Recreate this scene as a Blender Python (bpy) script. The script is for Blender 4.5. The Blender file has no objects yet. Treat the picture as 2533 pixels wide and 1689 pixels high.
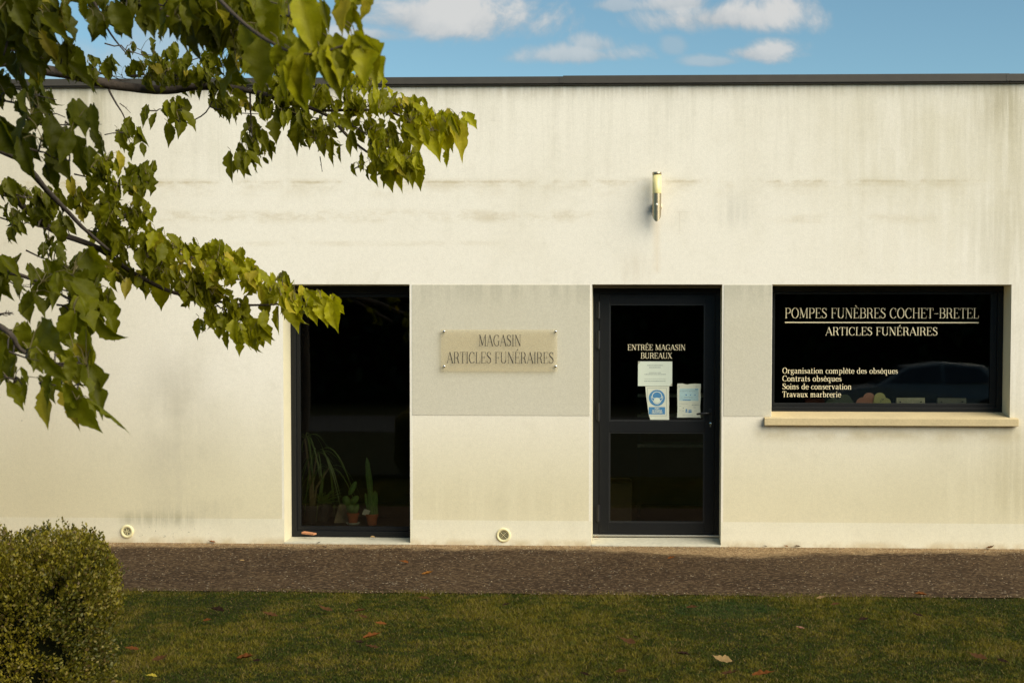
import bpy, bmesh, math, random
import numpy as np
from mathutils import Vector, Matrix, noise
sc = bpy.context.scene
C = sc.collection
R = math.radians
rng = np.random.default_rng(7)
random.seed(7)

# ------------------------------------------------------------------ camera
CAMP = np.array([0.0, -12.5, 1.67]); FPX = 3600.0; PPX, PPY = 1450.53, 1018.36
YAW, PIT, ROL = 0.03859729, 0.04127255, 0.00221427
_f = np.array([-math.sin(YAW)*math.cos(PIT), math.cos(YAW)*math.cos(PIT), -math.sin(PIT)])
_r = np.cross(_f, [0, 0, 1]); _r /= np.linalg.norm(_r); _u = np.cross(_r, _f)
_rt = math.cos(ROL)*_r + math.sin(ROL)*_u; _up = -math.sin(ROL)*_r + math.cos(ROL)*_u
cam = bpy.data.cameras.new('camera'); camo = bpy.data.objects.new('camera', cam); C.objects.link(camo)
camo.matrix_world = Matrix([[_rt[0], _up[0], -_f[0], CAMP[0]], [_rt[1], _up[1], -_f[1], CAMP[1]],
                            [_rt[2], _up[2], -_f[2], CAMP[2]], [0, 0, 0, 1]])
cam.sensor_width = 36; cam.lens = FPX/2533*36
cam.shift_x = -(PPX-1266.5)/2533; cam.shift_y = (PPY-844.5)/2533
cam.clip_start = 0.05; cam.clip_end = 3000
cam.dof.use_dof = True; cam.dof.focus_distance = 11.5; cam.dof.aperture_fstop = 9.0
sc.camera = camo

# ------------------------------------------------------------------ world, sun, exposure
SUN_EL, SUN_AZ = R(36), R(52)          # azimuth measured from -Y (behind the camera) towards +X
sdir = Vector((math.sin(SUN_AZ)*math.cos(SUN_EL), -math.cos(SUN_AZ)*math.cos(SUN_EL), math.sin(SUN_EL)))
sun = bpy.data.lights.new('sun', 'SUN'); suno = bpy.data.objects.new('sun', sun); C.objects.link(suno)
sun.energy = 3.6; sun.angle = R(60); sun.color = (1.0, 0.91, 0.74)
suno.rotation_euler = sdir.to_track_quat('Z', 'Y').to_euler()
sc.view_settings.view_transform = 'Standard'; sc.view_settings.look = 'None'
sc.view_settings.exposure = 0.62; sc.view_settings.gamma = 1.0
sc.cycles.use_denoising = True
sc.cycles.max_bounces = 8; sc.cycles.transparent_max_bounces = 12

class NT:
    """tiny helper to write node maths"""
    def __init__(s, tree): s.t = tree; s.n = tree.nodes; s.l = tree.links
    def new(s, typ, **kw):
        n = s.n.new(typ)
        for k, v in kw.items(): setattr(n, k, v)
        return n
    def put(s, sock, v):
        if v is None: return
        if isinstance(v, bpy.types.NodeSocket): s.l.new(v, sock)
        elif isinstance(v, (tuple, list)) and len(v) == 3 and sock.type == 'RGBA': sock.default_value = (*v, 1)
        else: sock.default_value = v
    def m(s, op, a, b=None, c=None, clamp=False):
        n = s.new('ShaderNodeMath', operation=op); n.use_clamp = clamp
        s.put(n.inputs[0], a); s.put(n.inputs[1], b); s.put(n.inputs[2], c); return n.outputs[0]
    def vm(s, op, a, b=None):
        n = s.new('ShaderNodeVectorMath', operation=op); s.put(n.inputs[0], a); s.put(n.inputs[1], b)
        return n.outputs['Value'] if op in ('LENGTH', 'DOT_PRODUCT', 'DISTANCE') else n.outputs[0]
    def mix(s, f, a, b, mode='MIX'):
        n = s.new('ShaderNodeMix', data_type='RGBA', blend_type=mode)
        s.put(n.inputs[0], f); s.put(n.inputs[6], a); s.put(n.inputs[7], b); return n.outputs[2]
    def noise(s, vec, scale, detail=4, rough=.55, dist=0.0):
        n = s.new('ShaderNodeTexNoise'); s.put(n.inputs['Vector'], vec); n.inputs['Scale'].default_value = scale
        n.inputs['Detail'].default_value = detail; n.inputs['Roughness'].default_value = rough
        n.inputs['Distortion'].default_value = dist; return n.outputs['Fac']
    def ramp(s, v, a, b, lo=0.0, hi=1.0):
        n = s.new('ShaderNodeMapRange', interpolation_type='SMOOTHSTEP')
        s.put(n.inputs[0], v); s.put(n.inputs[1], a); s.put(n.inputs[2], b); s.put(n.inputs[3], lo); s.put(n.inputs[4], hi)
        return n.outputs[0]
    def sep(s, v):
        n = s.new('ShaderNodeSeparateXYZ'); s.put(n.inputs[0], v); return n.outputs[0], n.outputs[1], n.outputs[2]
    def comb(s, x, y, z):
        n = s.new('ShaderNodeCombineXYZ'); s.put(n.inputs[0], x); s.put(n.inputs[1], y); s.put(n.inputs[2], z); return n.outputs[0]
    def scale(s, v, xyz): return s.vm('MULTIPLY', v, xyz)
    def bump(s, h, strength=.3, dist=.01):
        n = s.new('ShaderNodeBump'); s.put(n.inputs['Height'], h); n.inputs['Strength'].default_value = strength
        n.inputs['Distance'].default_value = dist; return n.outputs[0]

S_ = 2533/2352.0
def V(u, v): return u*S_, v*S_            # reading units -> photo pixels
def ray(u, v): return _f + (u-PPX)/FPX*_rt - (v-PPY)/FPX*_up
def W(u, v, y=0.0):                       # point of the plane y = const
    d = ray(u, v); t = (y-CAMP[1])/d[1]; return CAMP + t*d
def G(u, v, z=0.0):                       # point of the ground
    d = ray(u, v); t = (z-CAMP[2])/d[2]; return CAMP + t*d
def P(u, v, dist):                        # point at a depth
    return CAMP + ray(u, v)*dist

w = bpy.data.worlds.new('World'); sc.world = w; w.use_nodes = True
T = NT(w.node_tree); T.n.clear()
sky = T.new('ShaderNodeTexSky', sky_type='NISHITA'); sky.sun_disc = False
sky.sun_elevation = SUN_EL; sky.sun_rotation = math.atan2(sdir.x, sdir.y)
sky.air_density = 1.0; sky.dust_density = 0.3; sky.ozone_density = 3.0; sky.altitude = 1200
tc = T.new('ShaderNodeTexCoord').outputs['Generated']
x, y, z = T.sep(tc)
yy = T.m('MAXIMUM', y, 0.02)
px = T.m('DIVIDE', x, yy); pz = T.m('DIVIDE', z, yy)
pv = T.comb(px, pz, 0.0)
n1 = T.noise(pv, 14, 8, .62, .4); n2 = T.noise(pv, 5, 5, .5)
cl = None; shade = None
def dirpx(u, v):
    d = ray(*V(u, v)); return d[0]/d[1], d[2]/d[1]
for (u, v, ru, rv, dens) in [(1000, 30, 270, 62, 1), (820, 75, 190, 26, .85), (1655, 32, 185, 42, 1.0), (1565, 5, 110, 28, .9), (1330, 122, 145, 24, .75),
                             (1365, 100, 60, 28, .7), (1740, 118, 90, 26, .95), (1650, 138, 80, 15, .5), (1415, 8, 60, 20, .6), (330, 140, 420, 90, .45), (1545, 100, 30, 24, .35)]:
    cx, cz = dirpx(u, v+rv*.25); sx = 1.22*ru*S_/FPX; sz = 1.45*rv*S_/FPX
    h = T.m('DIVIDE', T.m('SUBTRACT', pz, cz), sz)
    hb = T.m('ADD', T.m('MAXIMUM', h, 0.0), T.m('MULTIPLY', T.m('MINIMUM', h, 0.0), 1.5))
    q = T.vm('LENGTH', T.comb(T.m('DIVIDE', T.m('SUBTRACT', px, cx), sx), hb, 0.0))
    dd = T.m('ADD', T.m('SUBTRACT', 1.0, q), T.m('MULTIPLY', T.m('SUBTRACT', n1, 0.5), 3.0))
    k = T.m('MULTIPLY', T.ramp(dd, 0.0, 0.7), dens)
    sh = T.m('MULTIPLY', k, T.ramp(T.m('ADD', h, T.m('MULTIPLY', T.m('SUBTRACT', n1, .5), 4.0)), -0.9, 0.5))
    cl = k if cl is None else T.m('MAXIMUM', cl, k)
    shade = sh if shade is None else T.m('MAXIMUM', shade, sh)
front = T.m('GREATER_THAN', y, 0.05)
cl = T.m('MULTIPLY', cl, front)
skyc = T.mix(1.0, sky.outputs[0], (0.92, 1.04, 0.86), 'MULTIPLY')
ccol = T.mix(shade, (3.3, 3.65, 3.9), (5.4, 5.35, 5.2))
col = T.mix(T.m('MULTIPLY', cl, .92), skyc, ccol)
bg = T.new('ShaderNodeBackground'); T.put(bg.inputs[0], col); bg.inputs[1].default_value = 0.084
out = T.new('ShaderNodeOutputWorld'); T.l.new(bg.outputs[0], out.inputs[0])

# ------------------------------------------------------------------ materials
def mat(name, col=(.5, .5, .5), rough=.6, metal=0.0, spec=.5, fn=None, trans=0.0):
    m = bpy.data.materials.new(name); m.use_nodes = True
    t = NT(m.node_tree); b = t.n['Principled BSDF']
    b.inputs['Base Color'].default_value = (*col, 1); b.inputs['Roughness'].default_value = rough
    b.inputs['Metallic'].default_value = metal; b.inputs['Specular IOR Level'].default_value = spec
    if fn: fn(t, b)
    return m
def grain(col, amp=.08, scale=90, bump=.15, dist=.004, detail=3):
    def fn(t, b):
        oc = t.new('ShaderNodeTexCoord').outputs['Object']
        n = t.noise(oc, scale, detail); l = t.noise(oc, scale*.06, 3)
        k = t.m('ADD', t.m('MULTIPLY', t.m('SUBTRACT', n, .5), amp*3), t.m('MULTIPLY', t.m('SUBTRACT', l, .5), amp*3))
        k = t.m('ADD', k, 1.0)
        t.put(b.inputs['Base Color'], t.mix(1.0, col, t.comb(k, k, k), 'MULTIPLY'))
        t.put(b.inputs['Normal'], t.bump(n, bump, dist))
    return fn
CREAM = (.87, .82, .71)
LAMPX = float(W(*V(1508, 520))[0])
def wall_fn(t, b, grey=False):
    oc = t.new('ShaderNodeTexCoord').outputs['Object']; x, y, z = t.sep(oc)
    def band(v, c, wd, soft=None):     # 1 inside |v-c|<wd
        return t.ramp(t.m('ABSOLUTE', t.m('SUBTRACT', v, c)), wd, wd*.2)
    def box(x0, x1, z0, z1, s=.25):
        a = t.m('MULTIPLY', t.ramp(x, x0-s, x0+s), t.ramp(x, x1+s, x1-s))
        c = t.m('MULTIPLY', t.ramp(z, z0-s, z0+s), t.ramp(z, z1+s, z1-s)); return t.m('MULTIPLY', a, c)
    big = t.noise(oc, .7, 5, .6); mid = t.noise(oc, 4.5, 5, .6); fine = t.noise(oc, 85, 3, .7)
    streak = t.noise(t.scale(oc, (7.0, 1, .45)), 1.6, 6, .65)
    streak2 = t.noise(t.scale(oc, (22.0, 1, .7)), 1.3, 4, .6)
    hnoise = t.noise(t.scale(oc, (1.6, 1, 3.5)), 1.6, 6, .72)
    if grey: base = (.62, .58, .46)
    else:
        low = t.m('MULTIPLY', t.ramp(z, 1.6, .3), t.ramp(z, .211, .2125))
        base = t.mix(low, CREAM, (.72, .655, .46))
        for (a0, a1) in ((-2.009, -1.985), (-.46, -.436), (.676, .695), (-3.13, -3.11)):
            s_ = t.m('MULTIPLY', t.m('GREATER_THAN', x, a0), t.m('LESS_THAN', x, a1))
            s_ = t.m('MULTIPLY', s_, t.m('LESS_THAN', z, 2.246))
            base = t.mix(t.m('MULTIPLY', s_, .75), base, CREAM)
        base = t.mix(t.m('MULTIPLY', t.ramp(z, .2125, .211), .8), base, (.76, .715, .54))
        base = t.mix(t.ramp(x, -3.3, -5.6, 0, .45), base, (.50, .42, .26))  # shade at the left end painted into the wall colour
    def dirt(base, f, c): return t.mix(f, base, c)
    f = t.m('MULTIPLY', t.ramp(big, .48, .72), .18)
    base = dirt(base, f, (.52, .46, .30))
    f = t.m('MULTIPLY', t.ramp(mid, .5, .8), .16); base = dirt(base, f, (.46, .42, .30))
    top = t.ramp(z, 2.7, 3.95)
    f = t.m('MULTIPLY', t.m('MULTIPLY', t.ramp(streak, .45, .75), top), .20)
    base = dirt(base, f, (.40, .37, .27))
    f = t.m('MULTIPLY', t.m('MULTIPLY', t.ramp(streak2, .5, .75), t.ramp(z, 2.3, 3.9)), .11)
    base = dirt(base, f, (.36, .34, .25))
    edge = t.m('MULTIPLY', t.ramp(z, 3.78, 3.94), t.ramp(streak2, .3, .65)); base = dirt(base, t.m('MULTIPLY', edge, .35), (.42, .34, .2))
    if not grey:
        for (zc, wd, amt, x0, x1) in ((3.12, .016, .45, -9, 9), (3.11, .06, .25, -9, 9), (2.83, .08, .42, -4.6, -.4), (2.80, .06, .30, 1.2, 2.4), (2.595, .035, .22, -3.6, -1.3), (3.06, .11, .16, -9, 9)):
            wv = t.m('ADD', z, t.m('MULTIPLY', t.m('SUBTRACT', t.noise(oc, 2.2, 3), .5), .02))
            f = t.m('MULTIPLY', band(wv, zc, wd), t.ramp(hnoise, .42, .66))
            f = t.m('MULTIPLY', f, t.m('MULTIPLY', t.ramp(x, x0-.2, x0+.2), t.ramp(x, x1+.2, x1-.2)))
            base = dirt(base, t.m('MULTIPLY', f, amt), (.50, .40, .22))
        # block joints ghosting through the render
        br = t.new('ShaderNodeTexBrick'); t.put(br.inputs['Vector'], t.comb(x, z, 0.0))
        br.inputs['Scale'].default_value = 1.0; br.inputs['Brick Width'].default_value = .62; br.inputs['Row Height'].default_value = .26
        br.inputs['Mortar Size'].default_value = .006; br.inputs['Mortar Smooth'].default_value = 1.0
        f = t.m('MULTIPLY', br.outputs['Fac'], t.m('MULTIPLY', t.ramp(mid, .52, .72), .20))
        base = dirt(base, t.m('MULTIPLY', f, t.ramp(z, 2.2, 2.5)), (.38, .32, .2))
        # individual stains
        for (x0, x1, z0, z1, s_, amt, c) in ((-4.15, -3.95, .45, 1.55, .30, .25, (.40, .36, .27)), (-4.3, -3.6, .22, .3, .15, .5, (.36, .34, .25)), (2.85, 3.6, 3.55, 4.0, .22, .65, (.36, .31, .19)), (1.9, 3.8, 2.9, 4.0, .5, .14, (.50, .46, .33)), (1.5, 4.0, 2.3, 4.0, .5, .12, (.62, .55, .36)), (2.6, 3.6, .2, .9, .4, .25, (.5, .44, .28)), (-1.9, -.5, .22, .5, .2, .18, (.5, .44, .28)),
                                             (-4.9, -4.6, 3.45, 4.0, .15, .5, (.38, .34, .2)), (-3.7, -3.6, 3.2, 4.0, .10, .22, (.42, .4, .25)),
                                             (2.75, 3.1, 2.3, 2.95, .18, .22, (.40, .37, .25)), (-4.55, -3.9, .16, .25, .06, .5, (.28, .26, .16)),
                                             (.68, .9, 2.75, 3.0, .1, .25, (.38, .37, .3)), (-.2, .05, 2.26, 2.5, .1, .2, (.5, .4, .26)), (3.0, 3.25, .3, 3.6, .12, .25, (.42, .36, .2)), (-3.1, -1.3, 3.7, 4.0, .2, .12, (.4, .38, .25))):
            f = t.m('MULTIPLY', t.m('MULTIPLY', box(x0, x1, z0, z1, s_), t.ramp(streak, .32, .6)), amt)
            base = dirt(base, f, c)
        soft = t.noise(oc, 1.7, 4, .6)
        base = dirt(base, t.m('MULTIPLY', t.m('MULTIPLY', box(-4.25, -3.85, .4, 1.6, .34), t.ramp(soft, .36, .62)), .42), (.42, .38, .29))
        base = dirt(base, t.m('MULTIPLY', t.m('MULTIPLY', box(1.6, 4.5, 2.5, 4.2, .7), t.ramp(soft, .3, .6)), .26), (.62, .56, .38))
        f = t.m('MULTIPLY', box(LAMPX-.02, LAMPX+.02, 2.35, 2.78, .035), t.ramp(streak2, .2, .6)); base = dirt(base, t.m('MULTIPLY', f, .28), (.66, .46, .22))
        f = t.m('MULTIPLY', t.ramp(z, .07, .0), t.ramp(mid, .35, .6)); base = dirt(base, t.m('MULTIPLY', f, .6), (.50, .38, .20))
        sp = t.m('MULTIPLY', t.ramp(t.noise(oc, 26, 5, .75), .60, .68), box(-4.45, -3.75, .02, .15, .05)); base = dirt(base, t.m('MULTIPLY', sp, .8), (.10, .09, .05))
        # a few dark specks
        vo = t.new('ShaderNodeTexVoronoi'); t.put(vo.inputs['Vector'], oc); vo.inputs['Scale'].default_value = .9
        base = dirt(base, t.m('MULTIPLY', t.ramp(vo.outputs['Distance'], .017, .010), .8), (.12, .09, .05))
        # darker brown blotches just below the sill
        f = t.m('MULTIPLY', box(.98, 3.2, .93, 1.0, .06), t.ramp(mid, .3, .6)); base = dirt(base, t.m('MULTIPLY', f, .55), (.50, .40, .20))
    else:
        f = t.m('MULTIPLY', t.ramp(z, 2.0, 2.24), t.ramp(streak, .4, .6)); base = dirt(base, t.m('MULTIPLY', f, .25), (.30, .29, .22))
    g = t.m('ADD', 1.0, t.m('MULTIPLY', t.m('SUBTRACT', fine, .5), .30 if not grey else .36))
    g2 = t.m('ADD', g, t.m('MULTIPLY', t.m('SUBTRACT', t.noise(oc, 30, 3, .6), .5), .16))
    t.put(b.inputs['Base Color'], t.mix(1.0, base, t.comb(g2, g2, g2), 'MULTIPLY'))
    t.put(b.inputs['Normal'], t.bump(t.noise(oc, 120, 3, .7), .35, .004))
    b.inputs['Roughness'].default_value = .92; b.inputs['Specular IOR Level'].default_value = .2
M = {}
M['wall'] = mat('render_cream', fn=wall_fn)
M['grey'] = mat('render_grey', fn=lambda t, b: wall_fn(t, b, True))
M['reveal'] = mat('render_reveal', rough=.9, spec=.2, fn=grain((.72, .66, .47), .06, 70))
M['coping'] = mat('coping_aluminium', rough=.5, spec=.4, fn=grain((.062, .054, .043), .12, 12, .03))
M['stone'] = mat('sill_stone', rough=.85, fn=grain((.60, .48, .27), .12, 60, .25))
M['concrete'] = mat('threshold_concrete', rough=.9, fn=grain((.52, .49, .38), .16, 30, .3))
M['frame'] = mat('frame_anthracite', rough=.42, spec=.3, fn=grain((.0075, .008, .0085), .1, 25, .02))
M['hinge'] = mat('hinge_black', (.012, .012, .013), .35)
M['alu'] = mat('aluminium', (.62, .60, .52), .35, .8)
M['screw'] = mat('polished_steel', (.75, .75, .72), .15, 1.0)
M['letter_w'] = mat('vinyl_cream', (.86, .76, .50), .5)
M['letter_d'] = mat('vinyl_dark', (.055, .05, .04), .5)
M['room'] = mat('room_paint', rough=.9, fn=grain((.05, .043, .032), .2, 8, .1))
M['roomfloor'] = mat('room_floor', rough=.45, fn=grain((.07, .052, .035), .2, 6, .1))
M['terra'] = mat('terracotta', rough=.8, fn=grain((.34, .10, .04), .2, 40, .1))
M['darkpot'] = mat('dark_pot', (.03, .028, .026), .6)
M['soil'] = mat('soil', rough=.95, fn=grain((.05, .03, .018), .3, 60, .4))
M['cactus'] = mat('cactus_skin', rough=.6, fn=grain((.10, .19, .045), .3, 45, .3))
M['strap'] = mat('strap_leaf', rough=.5, fn=grain((.12, .18, .045), .3, 15, .05))
M['cane'] = mat('cane', rough=.8, fn=grain((.26, .20, .12), .3, 30, .3))
M['saucer'] = mat('white_saucer', (.5, .5, .45), .4)
M['paper'] = mat('paper', rough=.7, fn=grain((.66, .72, .60), .03, 20, .08, .01))
M['paper2'] = mat('paper_yellowed', rough=.7, fn=grain((.66, .68, .54), .05, 20, .15, .01))
M['blue'] = mat('print_blue', rough=.6, fn=grain((.06, .22, .42), .08, 50, .02))
M['paleblue'] = mat('print_pale_blue', rough=.6, fn=grain((.42, .60, .60), .18, 120, .02))
M['ink'] = mat('print_ink', (.22, .26, .24), .7)
M['pinkpl'] = mat('pink_plaque', rough=.6, fn=grain((.90, .42, .34), .08, 40, .03))
M['yelpl'] = mat('yellow_plaque', rough=.6, fn=grain((.95, .90, .42), .05, 40, .03))
M['grnpl'] = mat('green_plaque', rough=.6, fn=grain((.16, .19, .13), .1, 40, .03))
M['marble'] = mat('marble', rough=.4, fn=grain((.85, .78, .58), .25, 45, .03))
M['redbox'] = mat('red_box', rough=.6, fn=grain((.10, .018, .010), .1, 40, .03))
M['ventpl'] = mat('vent_plastic', rough=.5, fn=grain((.78, .70, .40), .05, 30, .03))
M['ventdark'] = mat('vent_dark', (.012, .010, .006), .9, spec=.05)
M['brass'] = mat('brushed_steel', (.42, .34, .22), .32, .9)
M['sensor'] = mat('sensor_dome', (.85, .82, .7), .15)
M['bark'] = mat('bark', rough=.9, fn=grain((.052, .038, .027), .45, 35, .8, .01, 5))
M['carpaint'] = mat('car_paint', (.34, .36, .38), .25, .2)
M['carglass'] = mat('car_glass', (.06, .07, .09), .05)
M['tyre'] = mat('tyre', (.02, .02, .02), .8)
M['rim'] = mat('rim', (.5, .5, .5), .3, .8)
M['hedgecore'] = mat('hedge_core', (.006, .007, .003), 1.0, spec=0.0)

def glass_mat(name, trans, tint):
    m = bpy.data.materials.new(name); m.use_nodes = True; t = NT(m.node_tree); t.n.clear()
    a = t.new('ShaderNodeBsdfTransparent'); a.inputs[0].default_value = (*tint, 1)
    g = t.new('ShaderNodeBsdfGlossy'); g.inputs['Roughness'].default_value = .02; g.inputs[0].default_value = (.9, .9, .9, 1)
    fr = t.new('ShaderNodeFresnel'); fr.inputs[0].default_value = 1.5
    mx = t.new('ShaderNodeMixShader'); t.l.new(t.m('MULTIPLY', fr.outputs[0], 1.4), mx.inputs[0])
    t.l.new(a.outputs[0], mx.inputs[1]); t.l.new(g.outputs[0], mx.inputs[2])
    o = t.new('ShaderNodeOutputMaterial'); t.l.new(mx.outputs[0], o.inputs[0]); return m
M['glass'] = glass_mat('tinted_glass', .4, (.86, .86, .78))
def plate_mat():
    m = bpy.data.materials.new('frosted_acrylic'); m.use_nodes = True; t = NT(m.node_tree); b = t.n['Principled BSDF']
    b.inputs['Base Color'].default_value = (.72, .67, .54, 1); b.inputs['Roughness'].default_value = .3
    o = t.n['Material Output']; a = t.new('ShaderNodeBsdfTransparent'); a.inputs[0].default_value = (.99, .965, .90, 1)
    mx = t.new('ShaderNodeMixShader'); mx.inputs[0].default_value = .16
    t.l.new(a.outputs[0], mx.inputs[1]); t.l.new(b.outputs[0], mx.inputs[2]); t.l.new(mx.outputs[0], o.inputs[0]); return m
M['plate'] = plate_mat()
def opal_mat():
    def fn(t, b):
        b.inputs['Subsurface Weight'].default_value = .3; b.inputs['Subsurface Radius'].default_value = (.03, .025, .01)
    return mat('opal_glass', (.84, .74, .36), .3, fn=fn)
M['opal'] = opal_mat()

def leaf_mat(name, trans=.35, rough=.45, spec=.35):
    m = bpy.data.materials.new(name); m.use_nodes = True; t = NT(m.node_tree); b = t.n['Principled BSDF']
    o = t.n['Material Output']
    at = t.new('ShaderNodeAttribute', attribute_name='col').outputs['Color']
    oc = t.new('ShaderNodeTexCoord').outputs['Object']
    k = t.m('ADD', .72, t.m('MULTIPLY', t.noise(oc, 55, 3), .56))
    c = t.mix(1.0, at, t.comb(k, k, k), 'MULTIPLY')
    t.put(b.inputs['Base Color'], c); b.inputs['Roughness'].default_value = rough; b.inputs['Specular IOR Level'].default_value = spec
    t.put(b.inputs['Normal'], t.bump(t.noise(oc, 120, 3), .35, .004))
    tr = t.new('ShaderNodeBsdfTranslucent'); t.put(tr.inputs[0], t.mix(1.0, c, (1.25, 1.2, .45), 'MULTIPLY'))
    mx = t.new('ShaderNodeMixShader'); mx.inputs[0].default_value = trans
    t.l.new(b.outputs[0], mx.inputs[1]); t.l.new(tr.outputs[0], mx.inputs[2]); t.l.new(mx.outputs[0], o.inputs[0]); return m
M['leaf'] = leaf_mat('tree_leaf', .45, .5, .18)
M['bush'] = leaf_mat('bush_leaf', .25, .5)
M['blade'] = leaf_mat('grass_blade', .25, .6, .15)
M['dry'] = leaf_mat('dry_leaf', .12, .8, .08)

# ------------------------------------------------------------------ object helpers
def tag(o, label=None, cat=None, group=None, kind=None):
    if label: o['label'] = label
    if cat: o['category'] = cat
    if group: o['group'] = group
    if kind: o['kind'] = kind
    return o
def empty(name, loc=(0, 0, 0), label=None, cat=None, group=None):
    o = bpy.data.objects.new(name, None); C.objects.link(o); o.location = loc; o.empty_display_size = .2
    return tag(o, label, cat, group)
def link(name, me, m=None, parent=None, smooth=False):
    o = bpy.data.objects.new(name, me); C.objects.link(o)
    if m: me.materials.append(m)
    if smooth: me.polygons.foreach_set('use_smooth', [True]*len(me.polygons))
    if parent:                                   # geometry is written in world space
        o.parent = parent; o.matrix_parent_inverse = Matrix.Translation(parent.location).inverted()
    return o
class MB:
    def __init__(s): s.v = []; s.f = []
    def box(s, a, b):
        i = len(s.v); (x0, y0, z0), (x1, y1, z1) = a, b
        s.v += [(x0, y0, z0), (x1, y0, z0), (x1, y1, z0), (x0, y1, z0), (x0, y0, z1), (x1, y0, z1), (x1, y1, z1), (x0, y1, z1)]
        s.f += [tuple(i+k for k in q) for q in ((0, 3, 2, 1), (4, 5, 6, 7), (0, 1, 5, 4), (1, 2, 6, 5), (2, 3, 7, 6), (3, 0, 4, 7))]; return s
    def hexa(s, pts):                            # 8 corners in box order
        i = len(s.v); s.v += [tuple(p) for p in pts]
        s.f += [tuple(i+k for k in q) for q in ((0, 3, 2, 1), (4, 5, 6, 7), (0, 1, 5, 4), (1, 2, 6, 5), (2, 3, 7, 6), (3, 0, 4, 7))]; return s
    def face(s, pts):
        i = len(s.v); s.v += [tuple(p) for p in pts]; s.f.append(tuple(range(i, i+len(pts)))); return s
    def tube(s, pts, rad, n=6, cap=True):
        pts = [Vector(p) for p in pts]; N = len(pts); i0 = len(s.v)
        rad = rad if hasattr(rad, '__len__') else [rad]*N
        up = Vector((.13, .31, .94))
        for k, p in enumerate(pts):
            d = (pts[min(k+1, N-1)]-pts[max(k-1, 0)]).normalized()
            a = d.cross(up)
            if a.length < 1e-3: a = d.cross(Vector((1, 0, 0)))
            a.normalize(); b_ = d.cross(a)
            for q in range(n):
                t = 2*math.pi*q/n; s.v.append(tuple(p+(a*math.cos(t)+b_*math.sin(t))*rad[k]))
        for k in range(N-1):
            for q in range(n):
                a0 = i0+k*n+q; a1 = i0+k*n+(q+1) % n; s.f.append((a0, a1, a1+n, a0+n))
        if cap:
            s.f.append(tuple(i0+q for q in range(n))[::-1]); s.f.append(tuple(i0+(N-1)*n+q for q in range(n)))
        return s
    def lathe(s, prof, c, n=24, axis='z', cap=True):   # prof: (r, h)
        i0 = len(s.v); c = Vector(c)
        for r, h in prof:
            for q in range(n):
                t = 2*math.pi*q/n
                s.v.append(tuple(c+(Vector((r*math.cos(t), r*math.sin(t), h)) if axis == 'z' else Vector((r*math.cos(t), -h, r*math.sin(t))))))
        for k in range(len(prof)-1):
            for q in range(n):
                a0 = i0+k*n+q; a1 = i0+k*n+(q+1) % n; s.f.append((a0, a1, a1+n, a0+n))
        if cap:
            s.f.append(tuple(i0+q for q in range(n))[::-1]); s.f.append(tuple(i0+(len(prof)-1)*n+q for q in range(n)))
        return s
    def build(s, name, m, parent=None, smooth=False, bevel=0):
        me = bpy.data.meshes.new(name); me.from_pydata([tuple(map(float, v)) for v in s.v], [], s.f); me.update()
        o = link(name, me, m, parent, smooth)
        if bevel:
            b = o.modifiers.new('bevel', 'BEVEL'); b.width = bevel; b.segments = 2; b.limit_method = 'ANGLE'
        return o
def npmesh(name, verts, faces, m, parent=None, col=None, smooth=False):
    """verts (N,3), faces (F,k) all the same k"""
    me = bpy.data.meshes.new(name); nv = len(verts); nf, k = faces.shape
    me.vertices.add(nv); me.vertices.foreach_set('co', verts.astype(np.float32).ravel())
    me.loops.add(nf*k); me.loops.foreach_set('vertex_index', faces.astype(np.int32).ravel())
    me.polygons.add(nf); me.polygons.foreach_set('loop_start', np.arange(0, nf*k, k, dtype=np.int32))
    me.polygons.foreach_set('loop_total', np.full(nf, k, dtype=np.int32))
    me.update(calc_edges=True)
    if col is not None:
        a = me.color_attributes.new('col', 'FLOAT_COLOR', 'POINT')
        c4 = np.ones((nv, 4), np.float32); c4[:, :3] = col; a.data.foreach_set('color', c4.ravel())
    me.validate()
    return link(name, me, m, parent, smooth)

# ------------------------------------------------------------------ lettering: a drawn serif face
def arc(cx, cy, rx, ry, a0, a1, T_=.115, t_=.04, n=18):
    o = []
    for i in range(n+1):
        a = R(a0+(a1-a0)*i/n); o.append((cx+rx*math.cos(a), cy+ry*math.sin(a), t_+(T_-t_)*abs(math.cos(a))**1.3))
    return o
def stem(x, y0=0, y1=1, T_=.115): return [(x, y0, T_), (x, y1, T_)]
def bar(x0, x1, y, t_=.042): return [(x0, y, t_), (x1, y, t_)]
def srf(x, y, h=.11): return bar(x-h, x+h, y, .035)
def dg(x0, y0, x1, y1, T_): return [(x0, y0, T_), (x1, y1, T_)]
def cr(pts, n=6):                    # smooth curve through (x, y, w)
    p = [pts[0]]+list(pts)+[pts[-1]]; o = []
    for i in range(1, len(p)-2):
        for k in range(n):
            t = k/n; q = []
            for c in range(3):
                a, b, c_, d = p[i-1][c], p[i][c], p[i+1][c], p[i+2][c]
                q.append(.5*((2*b)+(-a+c_)*t+(2*a-5*b+4*c_-d)*t*t+(-a+3*b-3*c_+d)*t**3))
            o.append(tuple(q))
    o.append(tuple(pts[-1])); return o
t_, T1 = .04, .115
Gl = {}
Gl['A'] = (.74, [dg(.07, 0, .37, 1, t_), dg(.36, 1, .67, 0, T1), bar(.16, .55, .34), srf(.07, .017, .08), srf(.66, .017, .1)])
Gl['B'] = (.66, [stem(.15), bar(.04, .36, .98), bar(.15, .36, .52), bar(.04, .36, .02), arc(.36, .75, .19, .235, -90, 90), arc(.36, .27, .23, .25, -90, 90)])
Gl['C'] = (.72, [arc(.39, .5, .31, .49, 48, 318), dg(.62, .66, .62, .98, t_)])
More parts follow.
